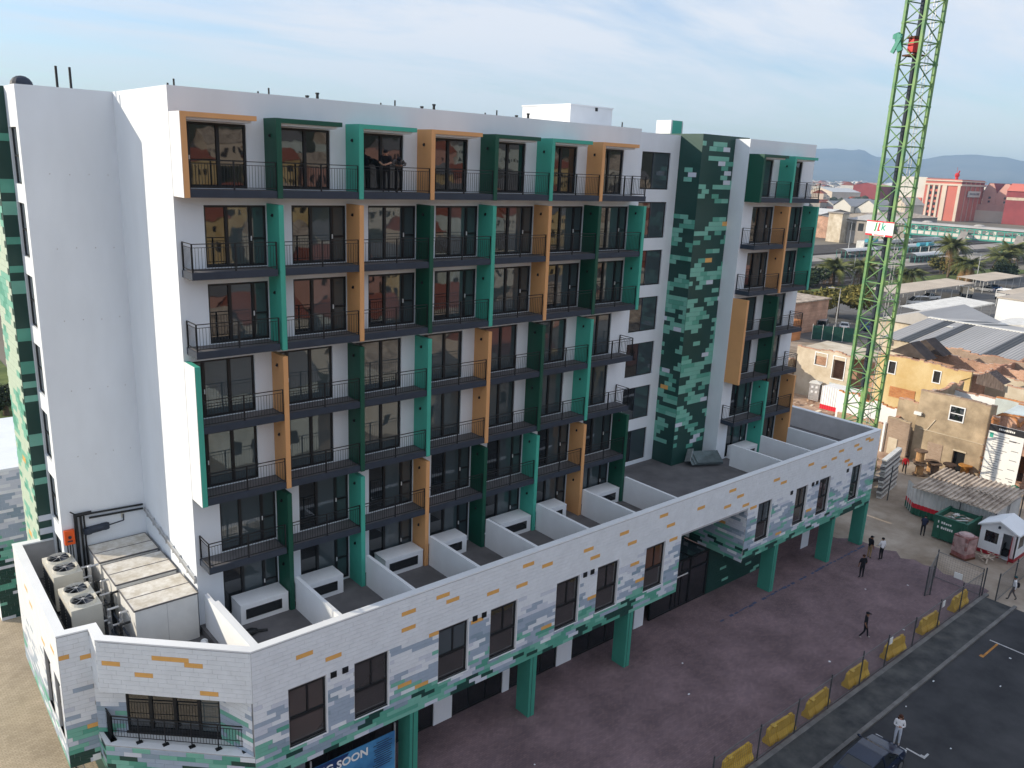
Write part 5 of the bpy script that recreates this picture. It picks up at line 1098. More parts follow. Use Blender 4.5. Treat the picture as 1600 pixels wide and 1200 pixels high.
for r in range(19):
    z = 5.1-r*.215; w = R.choice((.6,1.0,1.3,.8)); pl.box(68.54,-6.0-w,z,68.549,-6.0,z+.05)
    if r % 4 == 1: pl.box(68.54,-8.2,z,68.549,-7.6,z+.06)
pl.box(68.54,-7.9,4.85,68.549,-7.3,4.97); pl.box(68.54,-8.2,1.2,68.549,-7.9,1.3)
M['printgrey'] = mat('print_grey',(.22,.22,.24),.7,.2,3); pl.obj('print_lines','printgrey',t); MB().box(68.54,-5.98,4.85,68.549,-5.68,5.3).obj('emblem','teal',t)
for y in (-8.3,-5.7): MB().box(68.64,y-.06,0,68.76,y+.06,5.9).obj('board_post','crane_rust',t)
m_ = MB(); m_.ball((68.35,-8.6,.6),.4,.5,.6,8,5); tag(m_.obj('green_tarp','cgreen'), 'dark green tarpaulin bundle at the foot of the notice board', 'tarpaulin')
# rubble in front of the ruins
rb = MB()
for k in range(900):
    x = R.uniform(60,84); y = R.uniform(2,26)
    if x > 81.5 and y < 12: continue
    s = R.choice((.1,.15,.15,.25,.4)); a = R.uniform(0,PI); u = Vector((math.cos(a),math.sin(a),R.uniform(-.3,.3))).normalized(); v = u.cross(Vector((0,0,1))).normalized(); rb.obox((x,y,s*.3),u,v,u.cross(v),s,s*.6,s*.45,0 if R.random() < .7 else 1)
tag(rb.obj('rubble',['rubble','cplaster']), kind='stuff')
M['debris'] = mat('rubble_ground',(.40,.24,.16),.95,.35,.4,.04,5,col2=(.52,.38,.28),detail=9); m_ = MB(); nx_, ny_ = 26, 26
hh = lambda x,y: .02+.7*max(0,vn(x*.16,y*.16,3)-.42)+.15*vn(x*.9,y*.9)
for i in range(nx_):
    for j in range(ny_):
        x0,x1 = 56+i*1.1,56+(i+1)*1.1; y0,y1 = 2+j*1.0,2+(j+1)*1.0
        m_.quad((x0,y0,hh(x0,y0)),(x1,y0,hh(x1,y0)),(x1,y1,hh(x1,y1)),(x0,y1,hh(x0,y1)))
tag(m_.obj('terrain','debris'), kind='structure')
t = thing('portable_toilet', 'grey portable toilet standing on rubble before the cream ruin', 'portable toilet', (82.0,18.8,.2), .3)
m_ = MB(); m_.box(-.6,-.6,0,.6,.6,2.15); m_.obj('cabin','zinc',t,local=True); m_ = MB(); m_.prism([(-.68,-.68),(.68,-.68),(.68,.68),(-.68,.68)],2.15,2.25); m_.v += [(0,0,2.5)]; n_ = len(m_.v)-1; m_.f += [(n_-4,n_-3,n_),(n_-3,n_-2,n_),(n_-2,n_-1,n_),(n_-1,n_-4,n_)]; m_.m += [0]*4; m_.obj('roof','cwhite',t,local=True)
for z in (1.0,1.6):
    for s in (-.25,.25): MB().box(-.62,s-.13,z,-.601,s+.13,z+.28).obj('vent_panel','coping',t,local=True)
MB().box(-.45,-.62,.1,.45,-.601,2.0).obj('door','floor',t,local=True)
t = thing('site_container', 'small white container with red base band beside the crane mast', 'container', (81,14.5,0)); m_ = MB(); corr(m_,(79.5,16.6),(79.5,12.5),.65,2.9,.04); corr(m_,(79.5,12.5),(81.9,12.5),.65,2.9,.04); m_.box(79.55,12.55,.65,81.9,16.55,2.85); m_.obj('side_panel','coping',t); m_ = MB(); corr(m_,(79.5,16.6),(79.5,12.5),.1,.65,.04); m_.box(79.52,12.5,.1,81.9,16.6,.64); m_.obj('red_band','signred',t)
m_ = MB(); m_.box(55,5,.02,56.5,8.2,2.0); m_.box(52.8,3.8,2.05,57.5,8.8,2.12); tag(m_.obj('site_shelter',['cgreen']), 'dark green site shelter behind the podium end', 'shelter')
m_ = MB(); m_.quad((56,-.5,2.6),(61.5,1.6,2.9),(60.5,6.5,2.9),(55,3.5,2.6)); m_.quad((55,3.5,2.55),(60.5,6.5,2.85),(61.5,1.6,2.85),(56,-.5,2.55)); t = thing('tarp_roof','tattered white sheet roof with green tarpaulin under it','tarpaulin',(58,2,2.6)); m_.obj('sheet','coping',t); m_ = MB()
for k in range(14): m_.quad((57.0+k*.3,-.9+k*.11,2.6),(57.25+k*.3,-.8+k*.11,2.6),(57.2+k*.3,-.9+k*.11,.6+R.uniform(-.2,.8)),(57.05+k*.3,-.95+k*.11,.6+R.uniform(-.2,.8)))
M['tarpgreen'] = mat('bright_green_tarp',(.02,.16,.03),.6,.2,2); m_.obj('green_flap','tarpgreen',t)
# ================================================================= warehouse with ribbed grey roof
M['greytin'] = mat('grey_tin',(.42,.41,.40),.65,.10,.12,metal=0,stretch=(.3,3,1)); M['sheetdark'] = mat('dark_roof_sheet',(.075,.08,.085),.6,.15,.8); M['beigetin'] = mat('beige_tin',(.47,.41,.34),.7,.12,.2)
t = thing('warehouse', 'warehouse with ribbed grey metal roof and dark skylight strips', 'warehouse', (112,5,0))
m_ = MB(); m_.box(99.6,-30,0,128,19.6,5.6); m_.box(99.4,-30,5.0,99.6,19.8,6.15); m_.obj('wall','cplaster',t); m_ = MB(); 
def rx(y): return 99.2
def ribsheet(y0,y1,m__,nm,dz=0):
    mb = MB(); n = max(2,int((y1-y0)/.42))
    for i in range(n):
        a = y0+(y1-y0)*i/n; b = y0+(y1-y0)*(i+1)/n; q = a+(b-a)*.35
        for (ya,za,yb,zb_) in ((a,0,q,.075),(q,.075,a+(b-a)*.5,.0),(a+(b-a)*.5,0,b,0)):
            mb.quad((99.1,ya,6.2+za+dz),(99.1,yb,6.2+zb_+dz),(113.5,yb,7.7+zb_+dz),(113.5,ya,7.7+za+dz)); 
        mb.quad((113.5,a,7.7+dz),(113.5,b,7.7+dz),(129,b,6.1+dz),(129,a,6.1+dz))
    return mb.obj(nm,m__,t)
ys = [19.8,17.4,15.9,14.6,13.2,7.1,5.6,-8,-30]
kinds = [('roof_sheet','greytin'),('skylight_strip','sheetdark'),('roof_sheet','greytin'),('skylight_strip','sheetdark'),('roof_sheet','greytin'),('skylight_strip','sheetdark'),('roof_sheet','greytin'),('roof_sheet','greytin')]
for i,(nm,m__) in enumerate(kinds): ribsheet(ys[i+1],ys[i]-.02,m__,nm,.0 if nm=='roof_sheet' else .012)
m_ = MB(); m_.box(113.2,-30,7.66,113.9,19.8,7.82); m_.obj('ridge_cap','cwhite',t); m_ = MB(); m_.box(109.8,14.9,7.38,111.3,15.7,7.45); m_.obj('roof_light','cwhite',t)
for y in (18.5,12,6,0): MB().box(99.0,y-.15,5.5,99.38,y+.15,6.1).obj('downpipe_box','brickred',t)
t = thing('tin_shed', 'low grey roofed shed behind the ribbed warehouse roof', 'shed', (133,27,0)); m_ = MB(); m_.box(126,20.5,0,143,33,4.4); m_.obj('wall','cplaster',t); m_ = MB(); m_.quad((125.5,33.3,4.3),(125.5,26.5,6.4),(143.5,26.5,6.4),(143.5,33.3,4.3)); m_.quad((125.5,26.5,6.4),(125.5,20,4.3),(143.5,20,4.3),(143.5,26.5,6.4)); m_.poly([(125.5,33.3,4.3),(125.5,20,4.3),(125.5,26.5,6.4)]); m_.obj('roof','greytin',t)
t = thing('white_building', 'bright white flat walled building at the right edge beyond the grey roof', 'building', (175,18,0)); m_ = MB(); m_.box(166,6,0,190,29,5.6); m_.box(160,2,0,166,16,4.0); m_.obj('wall','coping',t); m_ = MB(); m_.box(165.8,5.8,5.6,190.2,29.2,5.8); m_.obj('roof','beigetin',t)
m_ = MB(); m_.quad((146,24,3.0),(146,14,4.6),(160,14,4.6),(160,24,3.0)); m_.quad((146,14,4.6),(146,4,3.0),(160,4,3.0),(160,14,4.6)); m_.poly([(146,24,3.0),(146,4,3.0),(146,14,4.6)]); t = thing('tin_shed','small pale gabled shed in front of the white building','shed',(153,14,0)); m_.obj('roof','cwhite',t); MB().box(146.3,4.3,0,160,23.7,3.0).obj('wall','cplaster',t)
# ================================================================= car park with carports and vehicles
sheet('car_park', 118, 30, 275, 64, .0, mat('car_park_asphalt',(.13,.125,.12),.9,.25,.3))
def carport(lb, x0, y0, x1, y1, z, m__, n):
    t = thing('carport', lb, 'carport', ((x0+x1)/2,(y0+y1)/2,0)); m_ = MB(); k = int((x1-x0)/.6)
    for i in range(k):
        a = x0+(x1-x0)*i/k; b = x0+(x1-x0)*(i+1)/k; q = (a+b)/2
        m_.quad((a,y0,z),(q,y0,z+.06),(q,y1,z+.36),(a,y1,z+.3)); m_.quad((q,y0,z+.06),(b,y0,z),(b,y1,z+.3),(q,y1,z+.36))
    m_.box(x0,y0-.05,z-.2,x1,y0+.02,z+.02); m_.obj('roof',m__,t)
    for i in range(n+1):
        x = x0+.3+(x1-x0-.6)*i/n
        for y in (y0+.4,y1-.4): MB().tube((x,y,0),(x,y,z+.1),.07,6).obj('post','cwhite',t)
carport('long beige roofed carport beside the grass strip', 170, 50.6, 212, 57.6, 3.0, 'beigetin', 7); carport('pale grey roofed carport nearest the ribbed warehouse', 150.5, 33.6, 178, 41.0, 3.0, 'cwhite', 5); carport('far carport under the tall lamp post', 218, 50.5, 244, 57.6, 3.1, 'beigetin', 5); carport('cream carport at the right edge of the car park', 196, 33, 226, 40, 3.0, 'beigetin', 5)
car('white minibus with raised roof parked beneath the beige carport', (179.2,49.8,0), 2.6, 'carwhite','minibus','van',None,'minibus'); car('white pickup parked under the beige carport, right of the minibus', (191,52.2,0), 2.8, 'carwhite','pickup','pickup',None,'pickup_truck'); car('small blue grey car in shade under the far carport', (223,52,0), 1.6,'carsilver','car','sedan')
car('dark blue car parked deep under the far carport', (229,52.5,0), 1.6,'carblue','car','sedan')
def truck(lb, loc, rz, boxm):
    t = thing('truck', lb, 'truck', loc, rz); m_ = MB(); m_.box(-3.2,-1.15,.8,1.2,1.15,1.0); m_.obj('chassis','charcoal',t,local=True); m_ = MB(); m_.box(-3.2,-1.2,1.0,1.1,-1.12,2.3).box(-3.2,1.12,1.0,1.1,1.2,2.3).box(-3.2,-1.12,1.0,-3.1,1.12,2.3).box(1.02,-1.12,1.0,1.1,1.12,2.5).box(-3.1,-1.12,1.0,1.02,1.12,1.1); m_.obj('load_box',boxm,t,local=True)
    m_ = MB(); p = [(1.3,.7),(3.0,.7),(3.0,1.5),(2.7,2.4),(1.3,2.4)]; k = len(m_.v)
    for y in (-1.1,1.1): m_.v += [(x,y,z) for x,z in p]
    m_.f += [tuple(k+i for i in range(5)),tuple(k+9-i for i in range(5))]; m_.m += [0,0]
    for i in range(5): j=(i+1)%5; m_.f.append((k+i,k+5+i,k+5+j,k+j)); m_.m.append(0)
    m_.obj('cab','carwhite',t,local=True); MB().obox((2.88,0,1.95),Vector((-.31,0,.95)).normalized(),Vector((0,1,0)),Vector((.95,0,.31)).normalized(),.38,.95,.02).obj('windscreen','carglass',t,local=True)
    for s in (-1,1): MB().box(1.7,s*1.105,1.5,2.6,s*1.12,2.2).obj('side_window','carglass',t,local=True)
    for x in (-2.2,2.2):
        for s in (-1,1): wo = MB().tube((x,s*.8,.45),(x,s*1.12,.45),.45,14).obj('wheel','tyre',t,local=True); MB().tube((x,s*1.0,.45),(x,s*1.14,.45),.25,10).obj('rim','rim',wo,local=True)
truck('white open backed truck parked at the end of the beige carport', (207,50.5,0), .5, 'cplaster'); truck('white flatbed truck facing away at the right of the car park', (212.5,44,0), 3.3, 'coping')
car('silver car behind the green hoarding, left of the crane', (129,44.5,0), .4,'carsilver','car','van'); car('white car behind the green hoarding with its roof in sun', (133,42.5,0), .5,'carwhite','car','sedan'); car('dark car in shade behind the green hoarding', (137,40,0), .6,'carblue','car','sedan')
t = thing('hoarding', 'dark green shade cloth hoarding along the car park edge', 'fence', (120.5,38,0)); M['shadecloth'] = mat('shade_cloth',(.012,.07,.055),.8,.3,1.5); 
for i in range(4):
    a = Vector((118.6,40.6))+(Vector((122.4,35.2))-Vector((118.6,40.6)))*i/4; b = Vector((118.6,40.6))+(Vector((122.4,35.2))-Vector((118.6,40.6)))*(i+1)/4; m_ = MB(); m_.bar((a.x,a.y,1.3),(b.x,b.y,1.3),.03,2.4); m_.obj('cloth_panel','shadecloth',t); MB().tube((a.x,a.y,0),(a.x,a.y,2.7),.05,6).obj('post','cwhite',t)
def lamp(lb, x, y, h):
    t = thing('street_lamp', lb, 'street lamp', (x,y,0)); MB().tube((0,0,0),(0,0,h),.13,8,r2=.07).obj('pole','zinc',t,local=True); m_ = MB(); m_.bar((0,0,h),(-.9,.9,h+.15),.07); m_.obj('arm','zinc',t,local=True); MB().obox((-1.1,1.1,h+.15),Vector((-.7,.7,0)),Vector((.7,.7,0)),Vector((0,0,1)),.45,.14,.07).obj('lamp_head','cwhite',t,local=True)
lamp('pale lamp post in front of the green hoarding', 123.3, 39.1, 8.6); lamp('lamp post rising above the carports by the big palm', 233, 58.2, 8.8); lamp('tall lamp post between the left palms and the platforms', 263, 111.9, 13.0); lamp('lamp post at the left palms', 196, 74.5, 8.0); lamp('short lamp post at the end of the grey carport', 184, 41.5, 5.0); lamp('small post at the near corner of the grey carport', 149.5, 40.5, 4.5)
t = thing('brick_house', 'red brown brick house half hidden behind the building edge', 'house', (122,49,0)); m_ = MB(); grid_wall(m_,(118,54),(118,44.5),0,5.6,.3,[(2,3.2,1.2,2.6)]); m_.box(118.3,44.5,0,130,54,5.5); m_.obj('wall','rbrick',t); m_ = MB(); m_.box(117.6,44.2,5.6,130.3,54.3,5.8); m_.obj('roof','rooftin',t); m_ = MB(); m_.box(113.5,41.5,0,116.5,45.0,3.4); m_.obj('lean_to','obrick',t)
# ================================================================= vegetation
M['bark'] = mat('palm_bark',(.13,.09,.06),.95,.3,3,.03,8); M['frond'] = mat('palm_frond',(.07,.105,.03),.7,.4,.9,col2=(.19,.20,.06)); M['frond_dry'] = mat('dry_frond',(.32,.19,.08),.8,.3,1.5); M['leaf'] = mat('tree_leaf',(.085,.105,.025),.75,.45,.35,col2=(.24,.20,.045)); M['leafdark'] = mat('dark_leaf',(.025,.045,.018),.8,.4,.5,col2=(.06,.085,.03))
def frond_mesh(l, droop, m__, w=.55):
    m_ = MB(); n = 12; prev = None
    for i in range(n+1):
        t_ = i/n; x = l*t_*(1-.12*t_); z = l*(.55*t_-droop*t_*t_); p = Vector((x,0,z))
        if prev is not None:
            m_.bar(prev,p,.05*(1.1-t_)+.015)
            d = (p-prev).normalized(); ww = 1.3*w*math.sin(PI*min(1,t_*.9+.12))
            for k in range(2):
                c = prev+(p-prev)*(k*.5+.25)
                for s in (-1,1):
                    e = c+Vector((d.x*.35,s*ww,-.30*ww+d.z*.3)); m_.poly([tuple(c-d*.07),tuple(c+d*.07),tuple(e)])
        prev = p
    return m_
PF = []
for l, dr in ((3.4,.55),(3.2,.85),(3.0,1.25),(2.6,.2)): PF.append(frond_mesh(l,dr,None).mesh('frond',['frond']))
PD = frond_mesh(2.4,1.9,None,.35).mesh('frond',['frond_dry'])
def palm(lb, x, y, h, s, dry=6, n=34, bush=False):
    t = thing('palm_tree', lb, 'palm tree', (x,y,0), 0, 'palm trees beside the railway')
    m_ = MB(); k = 8
    for i in range(k): m_.tube((.12*math.sin(i),0,h*i/k),(.12*math.sin(i+1),0,h*(i+1)/k+.02),.42-.02*i+.04*(i%2),10,r2=.40-.02*i)
    m_.ball((0,0,h),.6*s,.6*s,.6*s,9,6); m_.obj('trunk','bark',t,local=True)
    for i in range(n+dry):
        me = PF[min(3, 0 if i < n*.35 else 1 if i < n*.7 else 3 if i >= n*.88 else 2)] if i < n else PD
        o = bpy.data.objects.new('frond', me); COL.objects.link(o); o.parent = t; o.location = (0,0,h); o.rotation_euler = (R.uniform(-.25,.25), R.uniform(-.55,.25) if i < n else R.uniform(.2,.6), i*2.399+R.uniform(-.2,.2)); sc = s*R.uniform(.85,1.12); o.scale = (sc,sc,sc)
palm('bushy palm left of the crane, nearest the building edge', 192, 77.5, 4.0, 2.0, 6, 48); palm('palm just left of the crane mast with dark crown', 199, 73.5, 4.4, 1.95, 6, 48); palm('palm half hidden behind the crane mast', 206, 64.5, 3.6, 1.8, 6, 44)
palm('tallest palm with orange fruit in front of the footbridge', 246, 71, 9.0, 2.05, 9, 46); palm('broad palm with pale drooping fronds beside the carport roof', 243, 64.8, 4.0, 2.1, 24, 46); palm('palm right of the lamp post below the footbridge', 271, 66, 5.2, 2.1, 6, 46); palm('right hand palm with arching crown below the footbridge', 284, 68, 6.8, 2.1, 6, 46); palm('small palm at the right end of the palm row', 290, 58, 5.0, 2.0, 6, 44)
M['fruit'] = mat('orange_fruit',(.55,.17,.02),.7,.3,3); m_ = MB()
for k in range(30): a=R.uniform(0,2*PI); m_.ball((246+.9*math.cos(a)*R.random(),71+.9*math.sin(a)*R.random()-.6,8.6-R.uniform(0,1.4)),.22,.22,.3,6,4)
tag(m_.obj('fruit_cluster','fruit',bpy.data.objects['palm_tree.003']), kind='stuff')
def leafcrown(pts, dens, size, seed=0):
    m_ = MB(); rr = random.Random(seed)
    for (cx,cy,cz,rx_,ry_,rz_) in pts:
        n = int(dens*rx_*ry_)
        for k in range(n):
            u = Vector((rr.gauss(0,1),rr.gauss(0,1),rr.gauss(0,1))).normalized(); r_ = rr.uniform(.6,1.03); c = Vector((cx+u.x*rx_*r_,cy+u.y*ry_*r_,cz+u.z*rz_*r_)); a = Vector((rr.gauss(0,1),rr.gauss(0,1),rr.gauss(0,.6))).normalized(); b = a.cross(Vector((rr.gauss(0,1),rr.gauss(0,1),rr.gauss(0,1)))).normalized(); s = size*rr.uniform(.6,1.4); m_.poly([tuple(c-a*s),tuple(c+b*s*.6),tuple(c+a*s),tuple(c-b*s*.6)])
    return m_
def tree(lb, x, y, blobs, dens, size, m__='leaf', th=3, group=None, seed=1):
    t = thing('tree', lb, 'tree', (x,y,0), 0, group); m_ = MB(); m_.tube((x,y,0),(x,y,th),.32,8,r2=.22)
    for bx_ in blobs[:7]: m_.tube((x,y,th*.9),(bx_[0],bx_[1],bx_[2]),.14,6,r2=.05)
    m_.obj('trunk','bark',t); leafcrown(blobs,dens,size,seed).obj('crown',m__,t); return t
tree('wide flat topped olive green tree left of the crane', 145, 50.5, [(145+R.uniform(-7,7),50.5+R.uniform(-6,6),4.4+R.uniform(-.8,.9),R.uniform(2,3.4),R.uniform(2,3.4),R.uniform(.9,1.5)) for _ in range(17)], 62, .36, 'leaf', 3, None, 3)
tree('dark ragged shrub against the brick wall behind the building edge', 117, 46.5, [(117+R.uniform(-1.2,1.2),46.5+R.uniform(-1.2,1.2),3.2+R.uniform(-1.5,1.6),1.1,1.1,1.1) for _ in range(7)], 150, .22, 'leafdark', 2, None, 4)
for i,(x,y,lb) in enumerate(((262,62,'dark green bush mass between the palms'),(255,76,'green bush under the tallest palm'),(183,79,'bright bush at the foot of the left palms'),(300,64,'dense dark tree under the footbridge end'))): tree(lb, x, y, [(x+R.uniform(-4,4),y+R.uniform(-3,3),2.2+R.uniform(-.6,1.4),R.uniform(1.6,2.8),R.uniform(1.6,2.8),R.uniform(1.2,2)) for _ in range(8)], 48, .42, 'leafdark' if i % 2 == 0 else 'leaf', 1.5, None, 10+i)
sheet('lawn', 118, 64.2, 300, 75.5, .03, 'grass')
# ================================================================= railway, shelters and footbridge
M['ballast'] = mat('rail_ballast',(.060,.052,.048),.95,.3,.5,.02,8); M['concrete'] = mat('concrete',(.33,.30,.27),.9,.2,.2,.005,8); M['rail'] = mat('rail_steel',(.10,.07,.05),.6,.2,2); M['tealsteel'] = mat('teal_steel',(.06,.33,.27),.5,.15,1); M['awning'] = mat('awning_blue',(.06,.36,.46),.5,.1,1); M['wpanel'] = mat('white_infill',(.60,.58,.54),.7,.2,.5)
sheet('railway_bed', 120, 75.5, 900, 150, .02, 'ballast')
m_ = MB()
for y in (78,79.5,83,84.5,103,104.5,121,122.5,126,127.5): m_.box(120,y-.04,.02,900,y+.04,.2)
tag(m_.obj('rails','rail'), kind='structure')
m_ = MB(); m_.box(150,87.5,0,420,99.5,1.0); tag(m_.obj('platform','concrete'), kind='structure'); m_ = MB(); m_.box(150,108,0,420,119,1.0); tag(m_.obj('platform','concrete'), kind='structure')
def shelter(lb, x0, y, l):
    t = thing('platform_shelter', lb, 'shelter', (x0,y,1.0), 0, 'curved roof shelters on the platforms'); m_ = MB()
    for i in range(8):
        a0, a1 = PI*.12+PI*.76*i/8, PI*.12+PI*.76*(i+1)/8; m_.quad((x0,y+2.2*math.cos(a0),3.0+1.2*math.sin(a0)),(x0,y+2.2*math.cos(a1),3.0+1.2*math.sin(a1)),(x0+l,y+2.2*math.cos(a1),3.0+1.2*math.sin(a1)),(x0+l,y+2.2*math.cos(a0),3.0+1.2*math.sin(a0)))
    m_.obj('roof','cwhite',t); n = int(l/3)
    for i in range(n+1):
        for s in (-1.6,1.6): MB().tube((x0+l*i/n,y+s,1),(x0+l*i/n,y+s,3.5),.08,6).obj('post','tealsteel',t)
    MB().box(x0,y-.05,1,x0+l,y+.05,2.6).obj('screen','glass2',t)
shelter('curved roof platform shelter right of the crane mast', 268, 92.5, 21); shelter('platform shelter left of the crane mast', 255, 110, 22); shelter('distant platform shelter behind the palms', 305, 112, 24)
def awn(lb, x, y, l):
    t = thing('platform_awning', lb, 'awning', (x,y,1), 0, 'bright blue platform awnings'); m_ = MB(); m_.tube((x,y,5.2),(x+l,y,5.2),.7,12); m_.obj('canopy','awning',t); MB().tube((x+l*.5,y,1),(x+l*.5,y,5.2),.16,8).obj('post','cwhite',t)
awn('bright blue awning left of the crane sign', 290, 119.5, 8); awn('bright blue awning right of the crane mast', 296, 103.0, 5); awn('second bright blue awning right of the crane mast', 303, 103.0, 5)
t = thing('train', 'grey commuter train standing at the far platform', 'train', (330,124,0)); m_ = MB(); 
for k in range(4): m_.box(296+k*20,123.2,.9,315.3+k*20,126.2,4.4)
m_.obj('carriage_body','cwhite',t); m_ = MB(); 
for k in range(4): m_.box(297+k*20,123.17,2.3,314.5+k*20,123.195,3.3)
m_.obj('window_band','glass',t)
FB = thing('footbridge', 'teal lattice footbridge with curved grey roof crossing the railway', 'bridge', (340,100,0)); y0, y1 = 46, 128
m_ = MB(); m_.box(338,y0,6.0,342.5,y1,6.5); m_.obj('deck','tealsteel',FB)
m_ = MB()
for i in range(6): a0, a1 = PI*.1+PI*.8*i/6, PI*.1+PI*.8*(i+1)/6; m_.quad((340.2-3.0*math.cos(a0),y0,10.2+1.2*math.sin(a0)),(340.2-3.0*math.cos(a1),y0,10.2+1.2*math.sin(a1)),(340.2-3.0*math.cos(a1),y1,10.2+1.2*math.sin(a1)),(340.2-3.0*math.cos(a0),y1,10.2+1.2*math.sin(a0)))
m_.obj('roof','greytin',FB); n = 30
for s in (337.9,342.5):
    for z in (6.4,8.2,10.1): MB().box(s-.12,y0,z-.15,s+.12,y1,z+.15).obj('rail_beam','tealsteel',FB)
for i in range(n+1):
    y = y0+(y1-y0)*i/n; MB().box(337.8,y-.14,6.2,338.05,y+.14,10.3).obj('upright','tealsteel',FB)
    if i < n:
        if i % 2: MB().bar((337.9,y,8.2),(337.9,y+(y1-y0)/n,10.1),.16).obj('diagonal','tealsteel',FB)
        else: MB().bar((337.9,y,10.1),(337.9,y+(y1-y0)/n,8.2),.16).obj('diagonal','tealsteel',FB)
        MB().box(337.92,y+.25,6.65,338.0,y+(y1-y0)/n-.25,8.0).obj('infill_panel','wpanel',FB)
        if R.random() < .45: MB().box(338.0,y+.3,8.45,338.04,y+1.3,9.8).obj('glazing','wpanel',FB)
for y in (126,108,90,74,58): MB().box(339.2,y-.4,0,341,y+.4,6).obj('pier','tealsteel',FB)
for y in (100,60,120):
    m_ = MB(); m_.ball((340.2,y,11.3),1.5,2.2,.8,10,5,zmin=0); m_.obj('roof_vent','greytin',FB)
for y, lb in ((104,''),(84,'')):
    m_ = MB(); m_.bar((337.5,y,6.3),(322,y-4,1.2),2.2,.3); m_.bar((337.5,y,9),(322,y-4,4),2.6,.15); m_.obj('stair_flight','concrete',FB)
t = thing('station_building', 'grey station building with hipped roof at the bridge end', 'station', (344,141,0)); m_ = MB(); m_.box(339,128.2,0,352,153.5,10.2); m_.obj('wall','concrete',t); m_ = MB(); m_.quad((338,128,10.2),(338,154,10.2),(345,148,12.6),(345,134,12.6)); m_.quad((353,154,10.2),(353,128,10.2),(345,134,12.6),(345,148,12.6)); m_.poly([(338,128,10.2),(345,134,12.6),(353,128,10.2)]); m_.poly([(353,154,10.2),(345,148,12.6),(338,154,10.2)]); m_.obj('roof','greytin',t)
for k in range(6): MB().box(338.96,131+k*3.8,5.5,338.995,133.4+k*3.8,8.8).obj('window','glass',t)
t = thing('lift_tower', 'plain beige concrete tower beside the station', 'tower', (338,157,0)); MB().box(334.5,154,0,340,160.5,12.4).obj('wall','cplaster',t); MB().box(334,153.5,12.4,340.5,161,12.9).obj('cap','concrete',t)
# ================================================================= mills and silos beyond the railway
M['salmon'] = mat('salmon_paint',(.55,.16,.12),.8,.10,.05); M['darkmaroon'] = mat('salmon_paint_plain',(.50,.14,.115),.8,.12,.05); M['creamw'] = mat('cream_wall',(.66,.56,.46),.85,.1,.05); M['pinkw'] = mat('pink_wall',(.58,.33,.28),.85,.15,.05); M['maroonroof'] = mat('maroon_cladding',(.26,.05,.055),.8,.15,.1); M['offwhite'] = mat('off_white',(.64,.62,.57),.85,.1,.05)
t = thing('grain_silo', 'tall red and cream silo block with vertical ribs and a white sign', 'silo', (672,247,0)); x0,x1,ya,yb,H = 650,693,233.8,260,30.6
m_ = MB(); m_.box(x0,ya,0,x1,yb,H); m_.obj('wall','salmon',t)
for (a,b) in ((ya,ya+2.0),(ya+9.8,ya+13.0),(ya+14.6,ya+16.2),(ya+18.6,ya+20),(ya+22.5,ya+24)): MB().box(x0-.7,a,0,x0-.01,b,26).obj('rib','creamw',t)
for z in (26.0,29.0): MB().box(x0-.8,ya-.8,z,x1+.5,yb+.4,z+(1.3 if z<28 else .9)).obj('string_course','creamw',t)
for k in range(6):
    for j in range(5): 
        if j<2: MB().box(x0-.1,ya+16.6+j*4.2,3+k*4,x0-.01,ya+18.2+j*4.2,5.2+k*4).obj('window','glass',t)
for k in range(1,5): MB().box(x0+k*8.6-.35,ya-.7,0,x0+k*8.6+.35,ya-.01,26).obj('rib','pinkw',t)
for k in range(5): MB().box(x0+1.5+k*8.6,ya-.3,27.5,x0+6.5+k*8.6,ya-.01,28.9).obj('panel','maroonroof',t)
MB().box(662.5,ya-1.2,18,685,ya-.75,22.5).obj('sign_board','offwhite',t); m_ = MB()
for k in range(7): m_.box(665+k*2.6,ya-1.3,19.6,666.9+k*2.6,ya-1.21,21.2)
m_.obj('sign_lettering','printgrey',t)
m_ = MB(); m_.tube((660,242,H),(660,242,H+2.2),1.2,8); m_.tube((660,242,H+2.0),(658,240,H+6.4),.5,6); m_.tube((660,242,H+2),(663,242,H+6.0),.5,6); m_.ball((660,242,H+3.2),1.9,1.9,1.8,8,5); m_.tube((661,243,H),(661,243,H+9),.12,5); m_.obj('roof_plant','red',t)
t = thing('mill_building', 'cream and red mill wall with square panels left of the silo', 'mill', (660,273,0)); m_ = MB(); m_.box(652,260.2,0,700,285,31.5); m_.obj('wall','offwhite',t)
for k in range(4): MB().box(651.4,262+k*5.6,1,651.99,266+k*5.6,16).obj('red_panel','salmon',t)
t = thing('mill_building', 'pair of pink gabled mill houses right of the silo', 'mill', (705,220,0))
for k,(a,b) in enumerate(((222.8,232.6),(210.5,222.7))):
    m_ = MB(); m_.box(690,a,0,740,b,22); m_.poly([(690,b,22),(690,a,22),(690,(a+b)/2-1.6,29),(690,(a+b)/2+1.6,29)]); m_.obj('gable_wall','pinkw',t); m_ = MB(); m_.quad((689.6,a-.3,21.8),(740,a-.3,21.8),(740,(a+b)/2-1.6,29.2),(689.6,(a+b)/2-1.6,29.2)); m_.quad((740,b+.3,21.8),(689.6,b+.3,21.8),(689.6,(a+b)/2+1.6,29.2),(740,(a+b)/2+1.6,29.2)); m_.quad((689.6,(a+b)/2-1.6,29.2),(740,(a+b)/2-1.6,29.2),(740,(a+b)/2+1.6,29.2),(689.6,(a+b)/2+1.6,29.2)); m_.obj('roof','maroonroof',t)
    for z in (17.5,14.5,9.5): MB().box(689.9,(a+b)/2-1,z,689.99,(a+b)/2+.6,z+1.6).obj('window','glass',t)
MB().box(684,212,0,689.9,236,8.5).obj('front_block','creamw',t); MB().box(686,211,8.5,689.9,234,13).obj('front_block','pinkw',t)
